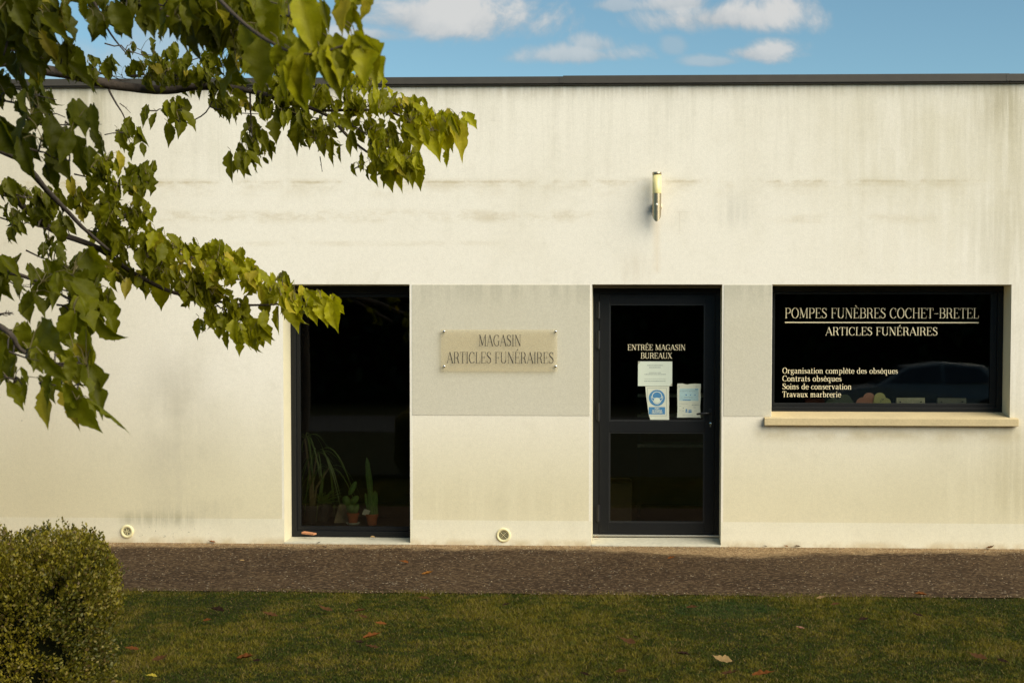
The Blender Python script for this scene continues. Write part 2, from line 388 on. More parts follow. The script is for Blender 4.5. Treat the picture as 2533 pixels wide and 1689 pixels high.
Gl['D'] = (.76, [stem(.15), bar(.04, .35, .98), bar(.04, .35, .02), arc(.35, .5, .32, .48, -90, 90)])
Gl['E'] = (.64, [stem(.15), bar(.04, .56, .98), bar(.15, .43, .52), bar(.04, .58, .02), dg(.56, .8, .56, .98, t_), dg(.58, .02, .58, .24, t_), dg(.43, .42, .43, .62, t_)])
Gl['F'] = (.60, [stem(.15), bar(.04, .56, .98), bar(.15, .43, .50), srf(.16, .017), dg(.56, .8, .56, .98, t_), dg(.43, .40, .43, .60, t_)])
Gl['G'] = (.76, [arc(.39, .5, .31, .49, 48, 300), dg(.62, .68, .62, .98, t_), stem(.61, .06, .42), srf(.60, .43, .13)])
Gl['H'] = (.80, [stem(.15), stem(.65), bar(.15, .65, .52), srf(.15, .017), srf(.15, .983), srf(.65, .017), srf(.65, .983)])
Gl['I'] = (.32, [stem(.16), srf(.16, .017), srf(.16, .983)])
Gl['L'] = (.60, [stem(.15), srf(.16, .983), bar(.04, .54, .02), dg(.54, .02, .54, .27, t_)])
Gl['M'] = (.92, [dg(.13, 0, .15, 1, t_), stem(.77), dg(.15, 1, .45, .06, T1), dg(.45, .06, .75, 1, t_), srf(.13, .017, .09), srf(.77, .017, .1), bar(.04, .18, .983, .035), bar(.74, .87, .983, .035)])
Gl['N'] = (.80, [dg(.14, 0, .14, 1, t_), dg(.14, 1, .65, .02, T1), dg(.65, 0, .65, 1, t_), srf(.14, .017, .09), srf(.65, .983, .1), bar(.03, .14, .983, .035)])
Gl['O'] = (.78, [arc(.39, .5, .31, .49, 0, 360, n=30)])
Gl['P'] = (.64, [stem(.15), bar(.04, .35, .98), bar(.15, .35, .47), srf(.16, .017), arc(.35, .725, .21, .255, -90, 90)])
Gl['R'] = (.72, [stem(.15), bar(.04, .35, .98), bar(.15, .35, .50), srf(.15, .017), arc(.35, .74, .20, .24, -90, 90), cr([(.36, .5, .06), (.5, .38, T1), (.55, .12, T1), (.66, .01, .05)])])
Gl['S'] = (.58, [cr([(.47, .78, .04), (.40, .93, .05), (.27, .98, .05), (.12, .88, .09), (.12, .70, .11), (.27, .55, .12), (.43, .42, .12), (.49, .22, .10), (.38, .06, .06), (.24, .02, .05), (.11, .10, .05), (.07, .25, .04)]), dg(.48, .74, .48, .98, t_), dg(.07, .02, .07, .27, t_)])
Gl['T'] = (.66, [stem(.33), bar(.05, .61, .98), srf(.33, .017), dg(.05, .76, .05, .98, t_), dg(.61, .76, .61, .98, t_)])
Gl['U'] = (.78, [stem(.15, .3, 1), arc(.385, .3, .235, .285, 180, 360, T1, t_), dg(.62, .28, .62, 1, t_), srf(.15, .983), srf(.62, .983, .09)])
Gl['X'] = (.74, [dg(.11, 1, .62, 0, T1), dg(.60, 1, .10, 0, t_), srf(.12, .983, .1), srf(.60, .983, .08), srf(.10, .017, .08), srf(.63, .017, .1)])
Gl['Q'] = Gl['O']
Gl['-'] = (.52, [bar(.06, .46, .45, .06)])
Gl[' '] = (.34, [])
for ch, b_, d_ in (('É', 'E', 1), ('È', 'E', -1)):
    Gl[ch] = (Gl[b_][0], Gl[b_][1]+[[(.31-.08*d_, 1.09, .04), (.31+.10*d_, 1.24, .09)]])
X = .66; Lt, Tt = .05, .115
Gl['o'] = (.56, [arc(.28, X/2, .21, X/2-.01, 0, 360, Tt, .045, 24)])
Gl['c'] = (.50, [arc(.28, X/2, .21, X/2-.01, 60, 320, Tt, .045), [(.42, X-.16, .11), (.43, X-.06, .07)]])
Gl['e'] = (.52, [arc(.28, X/2, .21, X/2-.01, 5, 325, Tt, .045), bar(.10, .48, X/2+.03, .045)])
Gl['a'] = (.56, [cr([(.12, .50, .09), (.15, .62, .06), (.28, X-.01, .05), (.38, .56, .10), (.40, .4, Tt), (.40, .1, Tt), (.45, .02, .05), (.54, .05, .03)]), cr([(.40, .38, .04), (.2, .32, .06), (.10, .18, Tt), (.18, .03, .06), (.30, .03, .04), (.40, .14, .03)])])
Gl['n'] = (.64, [stem(.15, 0, X, Tt), cr([(.16, .48, .04), (.3, X-.01, .06), (.44, .58, .10), (.47, .42, Tt), (.47, 0, Tt)]), srf(.15, .017, .12), srf(.47, .017, .12), bar(.04, .15, X-.02, .035)])
Gl['m'] = (.94, [stem(.15, 0, X, Tt), cr([(.16, .48, .04), (.27, X-.01, .06), (.40, .58, .10), (.43, .42, Tt), (.43, 0, Tt)]), cr([(.45, .48, .04), (.58, X-.01, .06), (.71, .58, .10), (.74, .42, Tt), (.74, 0, Tt)]), srf(.15, .017, .1), srf(.43, .017, .1), srf(.75, .017, .11), bar(.04, .15, X-.02, .035)])
Gl['r'] = (.46, [stem(.15, 0, X, Tt), cr([(.16, .44, .04), (.27, .62, .05), (.36, .63, .08), (.39, .55, .10)]), srf(.16, .017, .13), bar(.04, .15, X-.02, .035)])
Gl['i'] = (.32, [stem(.16, 0, X, Tt), [(.15, .84, .13), (.15, .97, .13)], srf(.16, .017, .12), bar(.05, .16, X-.02, .035)])
Gl['l'] = (.32, [stem(.16, 0, 1.03, Tt), srf(.16, .017, .12), bar(.05, .16, 1.01, .035)])
Gl['t'] = (.40, [cr([(.17, .92, .05), (.17, .6, Tt), (.17, .14, Tt), (.24, .02, .07), (.36, .09, .035)]), bar(.04, .35, X-.02, .04)])
Gl['s'] = (.44, [cr([(.35, .50, .04), (.30, .61, .05), (.21, .64, .05), (.11, .56, .08), (.12, .44, .10), (.22, .36, .11), (.33, .28, .11), (.35, .14, .09), (.28, .04, .05), (.19, .02, .05), (.10, .08, .05), (.08, .18, .04)])])
Gl['u'] = (.64, [cr([(.16, X, Tt), (.16, .2, Tt), (.22, .05, .09), (.32, .02, .06), (.46, .16, .04)]), stem(.47, 0, X, Tt), bar(.05, .16, X-.02, .035), bar(.36, .47, X-.02, .035), bar(.47, .58, .017, .035)])
Gl['v'] = (.58, [dg(.10, X, .30, 0, Tt), dg(.47, X, .29, 0, .045), srf(.10, X-.02, .09), srf(.47, X-.02, .08)])
Gl['x'] = (.58, [dg(.10, X, .46, 0, Tt), dg(.45, X, .10, 0, .045), srf(.11, X-.02, .09), srf(.45, X-.02, .08), srf(.10, .017, .08), srf(.47, .017, .09)])
Gl['p'] = (.62, [stem(.16, -.3, X, Tt), arc(.31, X/2, .21, X/2-.01, -140, 140, Tt, .045), srf(.16, -.283, .12), bar(.04, .16, X-.02, .035)])
Gl['q'] = (.62, [stem(.46, -.3, X, Tt), arc(.31, X/2, .21, X/2-.01, 40, 320, Tt, .045), srf(.46, -.283, .12)])
Gl['d'] = (.62, [stem(.46, 0, 1.03, Tt), arc(.30, X/2, .21, X/2-.01, 40, 320, Tt, .045), bar(.35, .46, 1.01, .035), bar(.46, .57, .017, .035)])
Gl['b'] = (.62, [stem(.15, 0, 1.03, Tt), arc(.31, X/2, .21, X/2-.01, -140, 140, Tt, .045), bar(.04, .15, 1.01, .035)])
Gl['g'] = (.56, [arc(.25, .44, .16, .20, 0, 360, .10, .045, 20), cr([(.16, .26, .04), (.11, .17, .06), (.2, .10, .08), (.36, .08, .09), (.47, -.05, .09), (.42, -.22, .06), (.24, -.28, .05), (.08, -.2, .06), (.10, -.05, .05), (.2, .06, .04)]), cr([(.36, .58, .05), (.44, .66, .05), (.51, .64, .08)])])
Gl['è'] = (Gl['e'][0], Gl['e'][1]+[[(.38, .74, .04), (.22, .93, .09)]])
def lettering(name, text, u0, u1, vt, vb, y, m, parent, vb2=None, wt=1.0, n0=0):
    """text from photo column u0 to u1, cap top vt, baseline vb (vb2 at the right end), flat vinyl on the plane y"""
    a = W(u0, vb, y); b = W(u1, vb2 if vb2 else vb, y); tp = W(u0, vt, y)
    H = tp[2]-a[2]; tot = sum(Gl[c][0] for c in text)-.06; sx = (b[0]-a[0])/tot; px_ = -.03
    mb = MB(); zz = (a[2]+b[2])/2; k = 0
    for c in text:
        adv, strokes = Gl[c]
        for st in strokes:
            k += 1; yy = y-.0006-.00012*(k % 7); L = []; Rr = []
            pts = [(a[0]+(px_+q[0])*sx, zz+q[1]*H, q[2]) for q in st]
            for i, q in enumerate(pts):
                p0 = pts[max(i-1, 0)]; p1 = pts[min(i+1, len(pts)-1)]
                if len(pts) > 20 and abs(pts[0][0]-pts[-1][0])+abs(pts[0][1]-pts[-1][1]) < 1e-6 and i in (0, len(pts)-1): p0 = pts[-2]; p1 = pts[1]
                dx, dz = p1[0]-p0[0], p1[1]-p0[1]; l = math.hypot(dx, dz) or 1
                hw = max(q[2]*.5*wt*(sx*abs(dz)/l+H*abs(dx)/l*.9), .00125)
                L.append((q[0]-dz/l*hw, yy, q[1]+dx/l*hw)); Rr.append((q[0]+dz/l*hw, yy, q[1]-dx/l*hw))
            for i in range(len(pts)-1): mb.face([Rr[i], Rr[i+1], L[i+1], L[i]])
        px_ += adv
    return mb.build(name, m, parent)

# ------------------------------------------------------------------ ground
GE0 = G(330, 1458); GE1 = G(2500, 1477)
PE = float((GE0[1]+GE1[1])/2)                       # front edge of the asphalt path
print('path edge', GE0, GE1, 'near', G(1266, 1689), 'bush', P(300, 1290, 6.3))
def ground_fn(t, b):
    oc = t.new('ShaderNodeTexCoord').outputs['Object']
    n = t.noise(oc, 3, 6, .65); n2 = t.noise(oc, 45, 5, .7)
    c = t.mix(t.ramp(n, .35, .65), (.014, .020, .003), (.035, .032, .008)); c = t.mix(t.ramp(n2, .45, .75), c, (.03, .022, .012))
    t.put(b.inputs['Base Color'], c); t.put(b.inputs['Normal'], t.bump(n2, .8, .03))
M['ground'] = mat('lawn_soil', rough=.95, spec=.1, fn=ground_fn)
MB().face([(-600, -600, -.012), (600, -600, -.012), (600, 600, -.012), (-600, 600, -.012)]).build('ground', M['ground'])['kind'] = 'structure'
def asphalt_fn(t, b):
    oc = t.new('ShaderNodeTexCoord').outputs['Object']; x, y, z = t.sep(oc)
    big = t.noise(oc, .9, 5, .6); mid = t.noise(oc, 6, 5, .6); fine = t.noise(oc, 130, 3, .8)
    base = t.mix(t.ramp(big, .35, .65), (.046, .028, .0155), (.072, .045, .024))
    base = t.mix(t.m('MULTIPLY', t.ramp(mid, .5, .7), .3), base, (.040, .029, .021))
    vo = t.new('ShaderNodeTexVoronoi'); t.put(vo.inputs['Vector'], oc); vo.inputs['Scale'].default_value = 55
    cw = t.sep(vo.outputs['Color'])[0]
    base = t.mix(t.m('MULTIPLY', t.ramp(cw, .60, .95), .7), base, (.17, .115, .065))
    base = t.mix(t.m('MULTIPLY', t.ramp(cw, .25, .05), .7), base, (.018, .013, .010))
    vo2 = t.new('ShaderNodeTexVoronoi'); t.put(vo2.inputs['Vector'], oc); vo2.inputs['Scale'].default_value = 38
    st = t.m('MULTIPLY', t.m('GREATER_THAN', t.sep(vo2.outputs['Color'])[1], .93), t.ramp(vo2.outputs['Distance'], .35, .2))
    base = t.mix(t.m('MULTIPLY', st, .8), base, (.52, .44, .32))
    # sandy gravel washed along the wall foot, wider by the door
    wob = t.m('ADD', t.m('MULTIPLY', t.m('SUBTRACT', mid, .5), .35), t.m('MULTIPLY', t.m('SUBTRACT', t.noise(oc, 1.5, 3), .5), .45))
    dx = t.m('DIVIDE', t.m('SUBTRACT', x, .75), .75)
    wide = t.m('MULTIPLY', t.m('POWER', 2.718, t.m('MULTIPLY', t.m('MULTIPLY', dx, dx), -1.0)), .34)
    e = t.m('SUBTRACT', t.m('ADD', y, t.m('ADD', wob, wide)), 0.0)
    f = t.m('MULTIPLY', t.ramp(e, -.42, -.08), t.ramp(fine, .15, .55))
    sand = t.mix(t.ramp(cw, .3, .8), (.27, .17, .085), (.48, .34, .18))
    base = t.mix(t.m('MULTIPLY', f, .85), base, sand)
    t.put(b.inputs['Base Color'], base)
    t.put(b.inputs['Normal'], t.bump(t.m('ADD', fine, t.m('MULTIPLY', vo.outputs['Distance'], -.8)), .8, .008))
M['asphalt'] = mat('asphalt', rough=.95, spec=.05, fn=asphalt_fn)
mb = MB(); xs = np.linspace(-14, 14, 281); e = [PE+.05*noise.noise(Vector((x*1.3, 0, 0)))+.03*noise.noise(Vector((x*6, 3, 0))) for x in xs]
for i in range(280): mb.face([(xs[i], e[i], -.004), (xs[i+1], e[i+1], -.004), (xs[i+1], .03, -.004), (xs[i], .03, -.004)])
mb.build('path', M['asphalt'])['kind'] = 'structure'
MB().face([(-60, -24.5, -.004), (60, -24.5, -.004), (60, -17, -.004), (-60, -17, -.004)]).build('road', mat('road_asphalt', rough=.9, fn=grain((.022, .020, .018), .2, 60, .5)))['kind'] = 'structure'

# ------------------------------------------------------------------ building
XL, XR, TH, DEPTH = -8.5, 8.0, .34, 6.5
ZT = 1.67+2.335; CB = float(W(1400, 209)[2]); LZ = 2.246; PB = 1.67-.549; PLZ = 1.67-1.459
A0, A1 = -3.111, -2.009; D0, D1 = -.436, .677; R0, R1 = 1.102, 3.122
SILLZ = float(W(1910, 1036, 0)[2])
B = empty('shop_building', (0, 0, 0), 'long low cream rendered shop building with flat dark edged roof and grey painted bands', 'building')
RV = .262                                            # reveal depth
mb = MB()
XS = [XL, A0, A1, D0, D1, R0, R1, XR]
def wallcell(x0, x1, z0, z1): mb.box((x0, 0, z0), (x1, TH, z1))
# facade as one welded sheet with openings, subdivided only by the openings
zs = [-.3, SILLZ-.035, LZ, CB+.02]
openc = {(1, 0), (1, 1), (3, 0), (3, 1), (5, 1)}
vid = {}
fv = []; ff = []
def vv(x, y, z):
    k = (round(x, 4), round(y, 4), round(z, 4))
    if k not in vid: vid[k] = len(fv); fv.append(k)
    return vid[k]
for i in range(7):
    for j in range(3):
        if (i, j) in openc: continue
        x0, x1, z0, z1 = XS[i], XS[i+1], zs[j], zs[j+1]
        ff.append((vv(x0, 0, z0), vv(x1, 0, z0), vv(x1, 0, z1), vv(x0, 0, z1)))
        ff.append((vv(x1, TH, z0), vv(x0, TH, z0), vv(x0, TH, z1), vv(x1, TH, z1)))
me = bpy.data.meshes.new('wall'); me.from_pydata(fv, [], ff); link('wall', me, M['wall'], B)
mb = MB()                                            # reveals: jambs and lintels of the openings
def reveal(x0, x1, z0, z1, bottom=False):
    mb.face([(x0, 0, z0), (x0, 0, z1), (x0, TH, z1), (x0, TH, z0)])
    mb.face([(x1, 0, z0), (x1, TH, z0), (x1, TH, z1), (x1, 0, z1)])
    mb.face([(x0, 0, z1), (x1, 0, z1), (x1, TH, z1), (x0, TH, z1)])
    if bottom: mb.face([(x0, 0, z0), (x0, TH, z0), (x1, TH, z0), (x1, 0, z0)])
for a_ in ((A0, A1, -.3, LZ), (D0, D1, -.3, LZ), (R0, R1, SILLZ-.035, LZ, True)):
    mb = MB(); reveal(*a_); mb.build('reveal', M['reveal'], B)
# side and back walls, roof slab
mb = MB(); mb.box((XL, TH+.001, -.3), (XL+.3, DEPTH, CB)); mb.box((XR-.3, TH+.001, -.3), (XR, DEPTH, CB)); mb.box((XL+.3, DEPTH-.3, -.3), (XR-.3, DEPTH, CB))
mb.build('side_wall', M['reveal'], B)
MB().box((XL+.002, TH+.002, CB-.25), (XR-.002, DEPTH-.002, CB+.01)).build('roof', mat('roof_felt', rough=.9, fn=grain((.06, .06, .058), .2, 20, .3)), B)
# coping in lengths
cx = [XL-.05, -5.9, -2.9, float(W(1393, 200)[0]), float(W(2495, 200)[0]), 6.1, XR+.05]
for i in range(6):
    dz = (0, 0, 0, .006, .004, .004)[i]
    q = MB(); q.box((cx[i]+.001, -.045, CB), (cx[i+1]-.001, .32, ZT+dz)); q.box((cx[i]+.003, -.030, CB-.012), (cx[i+1]-.003, .0, CB-.0005))
    q.build('coping', M['coping'], B, bevel=.003)
    if i < 5: MB().box((cx[i+1]-.03, -.047, CB+.004), (cx[i+1]+.012, -.0455, ZT-.002)).build('coping_joint', M['coping'], B)
MB().box((XL-.05, .33, CB), (XL+.25, DEPTH+.05, ZT)).box((XR-.25, .33, CB), (XR+.05, DEPTH+.05, ZT)).box((XL+.25, DEPTH-.25, CB), (XR-.25, DEPTH+.05, ZT)).build('rear_coping', M['coping'], B)
# grey painted bands, 3 mm proud
for (x0, x1) in ((A1+.022, D0-.018), (D1+.016, R0-.004)):
    MB().box((x0, -.003, PB), (x1, .0005, LZ-.004)).build('painted_panel', M['grey'], B)
# interior
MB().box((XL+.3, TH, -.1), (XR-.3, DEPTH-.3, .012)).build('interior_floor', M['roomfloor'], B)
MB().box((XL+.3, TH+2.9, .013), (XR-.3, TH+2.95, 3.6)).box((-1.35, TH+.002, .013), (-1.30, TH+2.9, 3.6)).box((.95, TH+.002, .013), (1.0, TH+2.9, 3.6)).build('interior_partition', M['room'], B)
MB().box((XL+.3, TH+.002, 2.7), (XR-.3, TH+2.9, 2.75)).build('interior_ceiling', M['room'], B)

def frame_rect(x0, x1, z0, z1, wl, wr, wt, wb, y0, y1):
    q = MB(); q.box((x0, y0, z0), (x1, y1, z0+wb)); q.box((x0, y0, z1-wt), (x1, y1, z1))
    q.box((x0, y0, z0+wb), (x0+wl, y1, z1-wt)); q.box((x1-wr, y0, z0+wb), (x1, y1, z1-wt)); return q
# --- tall left window
FB = float(W(850, 1327, RV)[2]); GB = float(W(850, 1303, RV+.03)[2])
w1 = frame_rect(A0+.001, A1-.001, FB, LZ-.001, .045, .03, .07, .05, RV, RV+.07).build('window', M['frame'], B, bevel=.003)
frame_rect(A0+.046, A1-.031, FB+.051, LZ-.072, .035, .02, .03, GB-FB-.045, RV+.018, RV+.06).build('frame', M['frame'], w1, bevel=.002)
MB().box((A0+.07, RV+.035, GB-.01), (A1-.045, RV+.041, LZ-.09)).build('pane', M['glass'], w1)
MB().hexa([(A0, -.012, -.05), (A1, -.012, -.05), (A1, TH, -.05), (A0, TH, -.05), (A0, -.012, .010), (A1, -.012, .010), (A1, TH, FB-.002), (A0, TH, FB-.002)]).build('threshold', M['concrete'], B, bevel=.004)
# --- right window
q0 = W(1930, 995, RV+.03); fb = float(W(1930, 1018.5, RV)[2])
w2 = frame_rect(R0+.001, R1-.001, fb, LZ-.001, .028, .05, .05, .045, RV, RV+.07).build('window', M['frame'], B, bevel=.003)
frame_rect(R0+.029, R1-.051, fb+.046, LZ-.052, .02, .055, .02, q0[2]-fb-.05, RV+.018, RV+.06).build('frame', M['frame'], w2, bevel=.002)
MB().box((R0+.04, RV+.035, q0[2]-.01), (R1-.09, RV+.041, LZ-.065)).build('pane', M['glass'], w2)
sl = float(W(1891, 1045, -.05)[0]); sr = float(W(2520, 1045, -.05)[0]); st_ = float(W(1990, 1034, -.055)[2]); sb = float(W(1990, 1052.3, -.055)[2])
sill = MB(); sill.hexa([(sl, -.055, sb), (sr, -.055, sb), (sr, -.002, sb), (sl, -.002, sb), (sl, -.055, st_), (sr, -.055, st_), (sr, -.002, st_+.008), (sl, -.002, st_+.008)])
sill.hexa([(R0+.001, -.0015, sb), (R1-.001, -.0015, sb), (R1-.001, TH-.02, sb), (R0+.001, TH-.02, sb), (R0+.001, -.0015, st_+.008), (R1-.001, -.0015, st_+.008), (R1-.001, TH-.02, fb+.012), (R0+.001, TH-.02, fb+.012)])
sill.build('sill', M['stone'], w2, bevel=.004)
yl = RV+.034
lettering('lettering', 'POMPES FUNÈBRES COCHET-BRETEL', 1941.6, 2421, 760.8, 786.3, yl, M['letter_w'], w2, 788.4, wt=.76)
a = W(1941.6, 797.4, yl); b = W(2421, 799.4, yl)
MB().box((a[0], yl-.002, a[2]-.005), (b[0], yl-.0006, a[2]+.005)).build('underline', M['letter_w'], w2)
lettering('lettering', 'ARTICLES FUNÉRAIRES', 2042.4, 2319.2, 808.8, 829.2, yl, M['letter_w'], w2, 830, wt=.76)
for s_, ue, vb in (('Organisation complète des obsèques', 2220.9, 923.8), ('Contrats obsèques', 2081.6, 943.0), ('Soins de conservation', 2106.3, 962.6), ('Travaux marbrerie', 2079.9, 981.8)):
    lettering('lettering', s_, 1935.5, ue, vb-14, vb, yl, M['letter_w'], w2, wt=.84)
# --- door
def DZ(v, y): return float(W(1620, v, y)[2])
def DX(u, y): return float(W(u, 1000, y)[0])
yd = RV+.0
dz0 = DZ(1321.5, RV)
door = empty('door', (D0, RV, dz0)); door.parent = B
frame_rect(D0+.001, D1-.001, dz0, LZ-.022, .055, .045, .05, .001, RV, RV+.06).build('door_frame', M['frame'], door, bevel=.003)
MB().box((D0+.002, .10, LZ-.022), (D1-.002, TH-.03, LZ-.0015)).build('head_flashing', mat('flashing', rough=.5, fn=grain((.16, .13, .09), .1, 10, .02)), door)
lx0, lx1 = D0+.058, D1-.048; lz0 = dz0+.006; lz1 = LZ-.077
gx0, gx1 = DX(1507, RV+.02), DX(1743, RV+.02)
g1t, g1b, g2t, g2b = DZ(752, RV+.02), DZ(1041, RV+.02), DZ(1068, RV+.02), DZ(1291.5, RV+.02)
q = MB(); yl0, yl1 = RV-.006, RV+.05
q.box((lx0, yl0, lz0), (gx0, yl1, lz1)); q.box((gx1, yl0, lz0), (lx1, yl1, lz1))
q.box((gx0, yl0, lz0), (gx1, yl1, g2b)); q.box((gx0, yl0, g2t), (gx1, yl1, g1b)); q.box((gx0, yl0, g1t), (gx1, yl1, lz1))
leaf = q.build('door_leaf', M['frame'], door, bevel=.002)
q = MB()
for (a, b) in ((g2b, g2t), (g1b, g1t)):
    q.box((gx0, yl0+.006, a), (gx0+.012, yl0+.02, b)); q.box((gx1-.012, yl0+.006, a), (gx1, yl0+.02, b))
    q.box((gx0+.012, yl0+.006, a), (gx1-.012, yl0+.02, a+.012)); q.box((gx0+.012, yl0+.006, b-.012), (gx1-.012, yl0+.02, b))
q.build('glazing_bead', mat('bead', (.016, .016, .015), .4), door)
yg = RV+.022
MB().box((gx0+.001, yg, g1b+.001), (gx1-.001, yg+.006, g1t-.001)).build('pane', M['glass'], door)
MB().box((gx0+.001, yg, g2b+.001), (gx1-.001, yg+.006, g2t-.001)).build('pane', M['glass'], door)
for (a, b) in ((150, 242), (310, 410), (708, 810), (1273, 1366)):
    za, zb = DZ(680+b/2.239, RV), DZ(680+a/2.239, RV)
    MB().tube([(lx0-.006, RV-.016, za), (lx0-.006, RV-.016, zb)], .011, 12).box((lx0-.03, RV-.010, za+.01), (lx0+.012, RV-.007, zb-.01)).build('hinge', M['hinge'], door)
hx = DX(1440+712/2.239, RV-.05); hx2 = DX(1440+634/2.239, RV-.05); hz = DZ(680+764/2.239, RV-.05)
hd = MB(); hd.tube([(hx, RV-.006, hz), (hx, RV-.055, hz), (hx-.012, RV-.062, hz), (hx2+.02, RV-.062, hz-.006), (hx2, RV-.058, hz-.008)], [.009, .009, .010, .010, .007], 10)
hd.build('handle', M['hinge'], door, True)
MB().box((hx-.016, RV-.012, hz-.12), (hx+.016, RV-.0065, hz+.04)).build('handle_plate', M['hinge'], door, bevel=.002)
kz = DZ(680+822/2.239, RV-.01)
MB().lathe([(.011, 0), (.011, .004), (.004, .005)], (hx, RV-.0125, kz), 14, 'y').box((hx-.006, RV-.016, kz-.028), (hx+.006, RV-.0125, kz-.004)).build('lock_cylinder', M['screw'], door)
lettering('lettering', 'ENTRÉE MAGASIN', 1552.6, 1695.5, 852, 866.2, yg, M['letter_w'], door, wt=.76)
lettering('lettering', 'BUREAUX', 1585.2, 1662.4, 872.4, 886.8, yg, M['letter_w'], door, wt=.76)
MB().box((D0+.002, RV-.03, dz0-.016), (D1-.002, RV+.06, dz0-.001)).build('door_threshold', M['alu'], door, bevel=.002)
MB().hexa([(D0, -.014, -.05), (D1, -.014, -.05), (D1, TH, -.05), (D0, TH, -.05), (D0, -.014, .008), (D1, -.014, .008), (D1, TH, dz0-.012), (D0, TH, dz0-.017)]).build('threshold', M['concrete'], B, bevel=.004)

# ------------------------------------------------------------------ notices on the door
def paper(name, corners, m, label, y, jag=None):
    o = empty(name, tuple(W(*corners[0], y)), label, 'notice')
    return o
def rectmb(u0, v0, u1, v1, y, th=.0008):
    a = W(u0, v1, y); b = W(u1, v0, y); return MB().box((a[0], y, a[2]), (b[0], y+th, b[2]))
def Z(x, y): return 1560+x/7.467, 840+y/7.467       # reading units of the close-up
yp = yg-.0022
n1o = tag(empty('notice', tuple(W(*Z(450, 630), yp))), 'plain white landscape notice with small grey text, taped under the word BUREAUX', 'notice')
rectmb(*Z(135, 402), *Z(769, 855), yp).build('sheet', M['paper'], n1o)
q = MB()
def dashes(q, x0, x1, yc, h, y, seed, gap=.18):
    r = random.Random(seed); xx = x0
    while xx < x1:
        l = r.uniform(8, 26); a = W(*Z(xx, yc+h/2), y); b = W(*Z(min(xx+l, x1), yc-h/2*r.uniform(.5, 1)), y)
        q.box((a[0], y, a[2]), (b[0], y+.0003, b[2])); xx += l+r.uniform(2, 7)
for (x0, x1, yc, h, sd) in ((305, 597, 474, 13, 1), (340, 558, 513, 13, 2), (338, 560, 609, 11, 3), (252, 650, 640, 12, 4), (252, 645, 766, 12, 5)): dashes(q, x0, x1, yc, h, yp-.0006, sd)
a = W(*Z(250, 728), yp); b = W(*Z(645, 725), yp); q.box((a[0], yp-.0006, a[2]), (b[0], yp-.0003, b[2]))
q.build('printed_text', M['ink'], n1o)
MB().face([tuple(W(*Z(*c), yp-.0009)) for c in ((137, 404), (137, 450), (150, 445), (180, 415), (180, 404))][::-1]).face([tuple(W(*Z(*c), yp-.0009)) for c in ((767, 853), (767, 800), (750, 815), (725, 853))]).build('tape', mat('tape', (.45, .44, .33), .3), n1o)
n2o = tag(empty('notice', tuple(W(*Z(490, 1180), yp))), 'portrait notice with a round blue face mask symbol above a blue text box', 'notice')
def poly(q, pts, y, th=.0008):
    p = [W(*Z(*c), y) for c in pts]; n = len(p); i = len(q.v)
    q.v += [tuple(v) for v in p]+[(v[0], v[1]+th, v[2]) for v in p]
    q.f.append(tuple(range(i, i+n))); q.f.append(tuple(range(i+2*n-1, i+n-1, -1)))
    for k in range(n): q.f.append((i+k, i+(k+1) % n, i+n+(k+1) % n, i+n+k)[::-1])
    return q
def circ(cx, cy, r, n=36, a0=0, a1=360, ry=None): return [(cx+r*math.cos(R(a0+(a1-a0)*k/n)), cy+(ry or r)*math.sin(R(a0+(a1-a0)*k/n))) for k in range(n+(a1-a0 < 360))]
def strip(q, pts, wd, y, closed=False):
    N = len(pts); 
    for i in range(N if closed else N-1):
        a = pts[i]; b = pts[(i+1) % N]; dx, dy = b[0]-a[0], b[1]-a[1]; l = math.hypot(dx, dy) or 1; nx, ny = -dy/l*wd/2, dx/l*wd/2
        q.face([tuple(W(*Z(*c), y)) for c in ((a[0]+nx, a[1]+ny), (b[0]+nx, b[1]+ny), (b[0]-nx, b[1]-ny), (a[0]-nx, a[1]-ny))])
poly(MB(), [(272, 862), (279, 960), (292, 1080), (315, 1240), (330, 1370), (365, 1485), (440, 1488), (712, 1487), (708, 1330), (712, 1180), (708, 1020), (712, 862)], yp).build('sheet', M['paper2'], n2o)
q = MB(); strip(q, [(312, 893), (660, 893), (660, 1405), (345, 1405)], 5, yp-.0005); strip(q, [(312, 893), (318, 1150)], 5, yp-.0005); q.build('printed_border', M['ink'], n2o)
q = MB(); poly(q, circ(485, 1075, 149), yp-.0009, .0004); poly(q, [(335, 1243), (635, 1243), (635, 1377), (335, 1377)], yp-.0009, .0004); q.build('blue_print', M['blue'], n2o)
q = MB(); ys = yp-.0014
strip(q, circ(487, 1045, 88, 30, 155, 385, 84), 13, ys); strip(q, circ(487, 1075, 84, 24, 25, 155, 112), 13, ys-.0002)
strip(q, [(400, 1050), (382, 1045), (380, 1080), (400, 1115), (415, 1110)], 9, ys-.0004); strip(q, [(574, 1050), (592, 1045), (594, 1080), (575, 1115), (560, 1110)], 9, ys-.0004)
strip(q, [(400, 1062), (440, 1085)], 8, ys-.0006); strip(q, [(574, 1062), (530, 1085)], 8, ys-.0006)
strip(q, [(408, 1120), (445, 1150)], 8, ys-.0006); strip(q, [(566, 1120), (525, 1150)], 8, ys-.0006)
poly(q, [(440, 1078), (485, 1068), (530, 1078), (545, 1120), (530, 1160), (485, 1178), (445, 1160), (428, 1120)], ys-.001, .0003); q.build('mask_symbol', M['paper'], n2o)
def zlet(s, x0, x1, vt, vb, y, m, par): lettering('printed_text', s, *[Z(x0, 0)[0], Z(x1, 0)[0]], Z(0, vt)[1], Z(0, vb)[1], y, m, par, wt=1.9)
zlet('PORT', 445, 530, 1258, 1282, ys, M['paper'], n2o); zlet('DU MASQUE', 400, 578, 1296, 1320, ys, M['paper'], n2o); zlet('OBLIGATOIRE', 392, 586, 1332, 1356, ys, M['paper'], n2o)
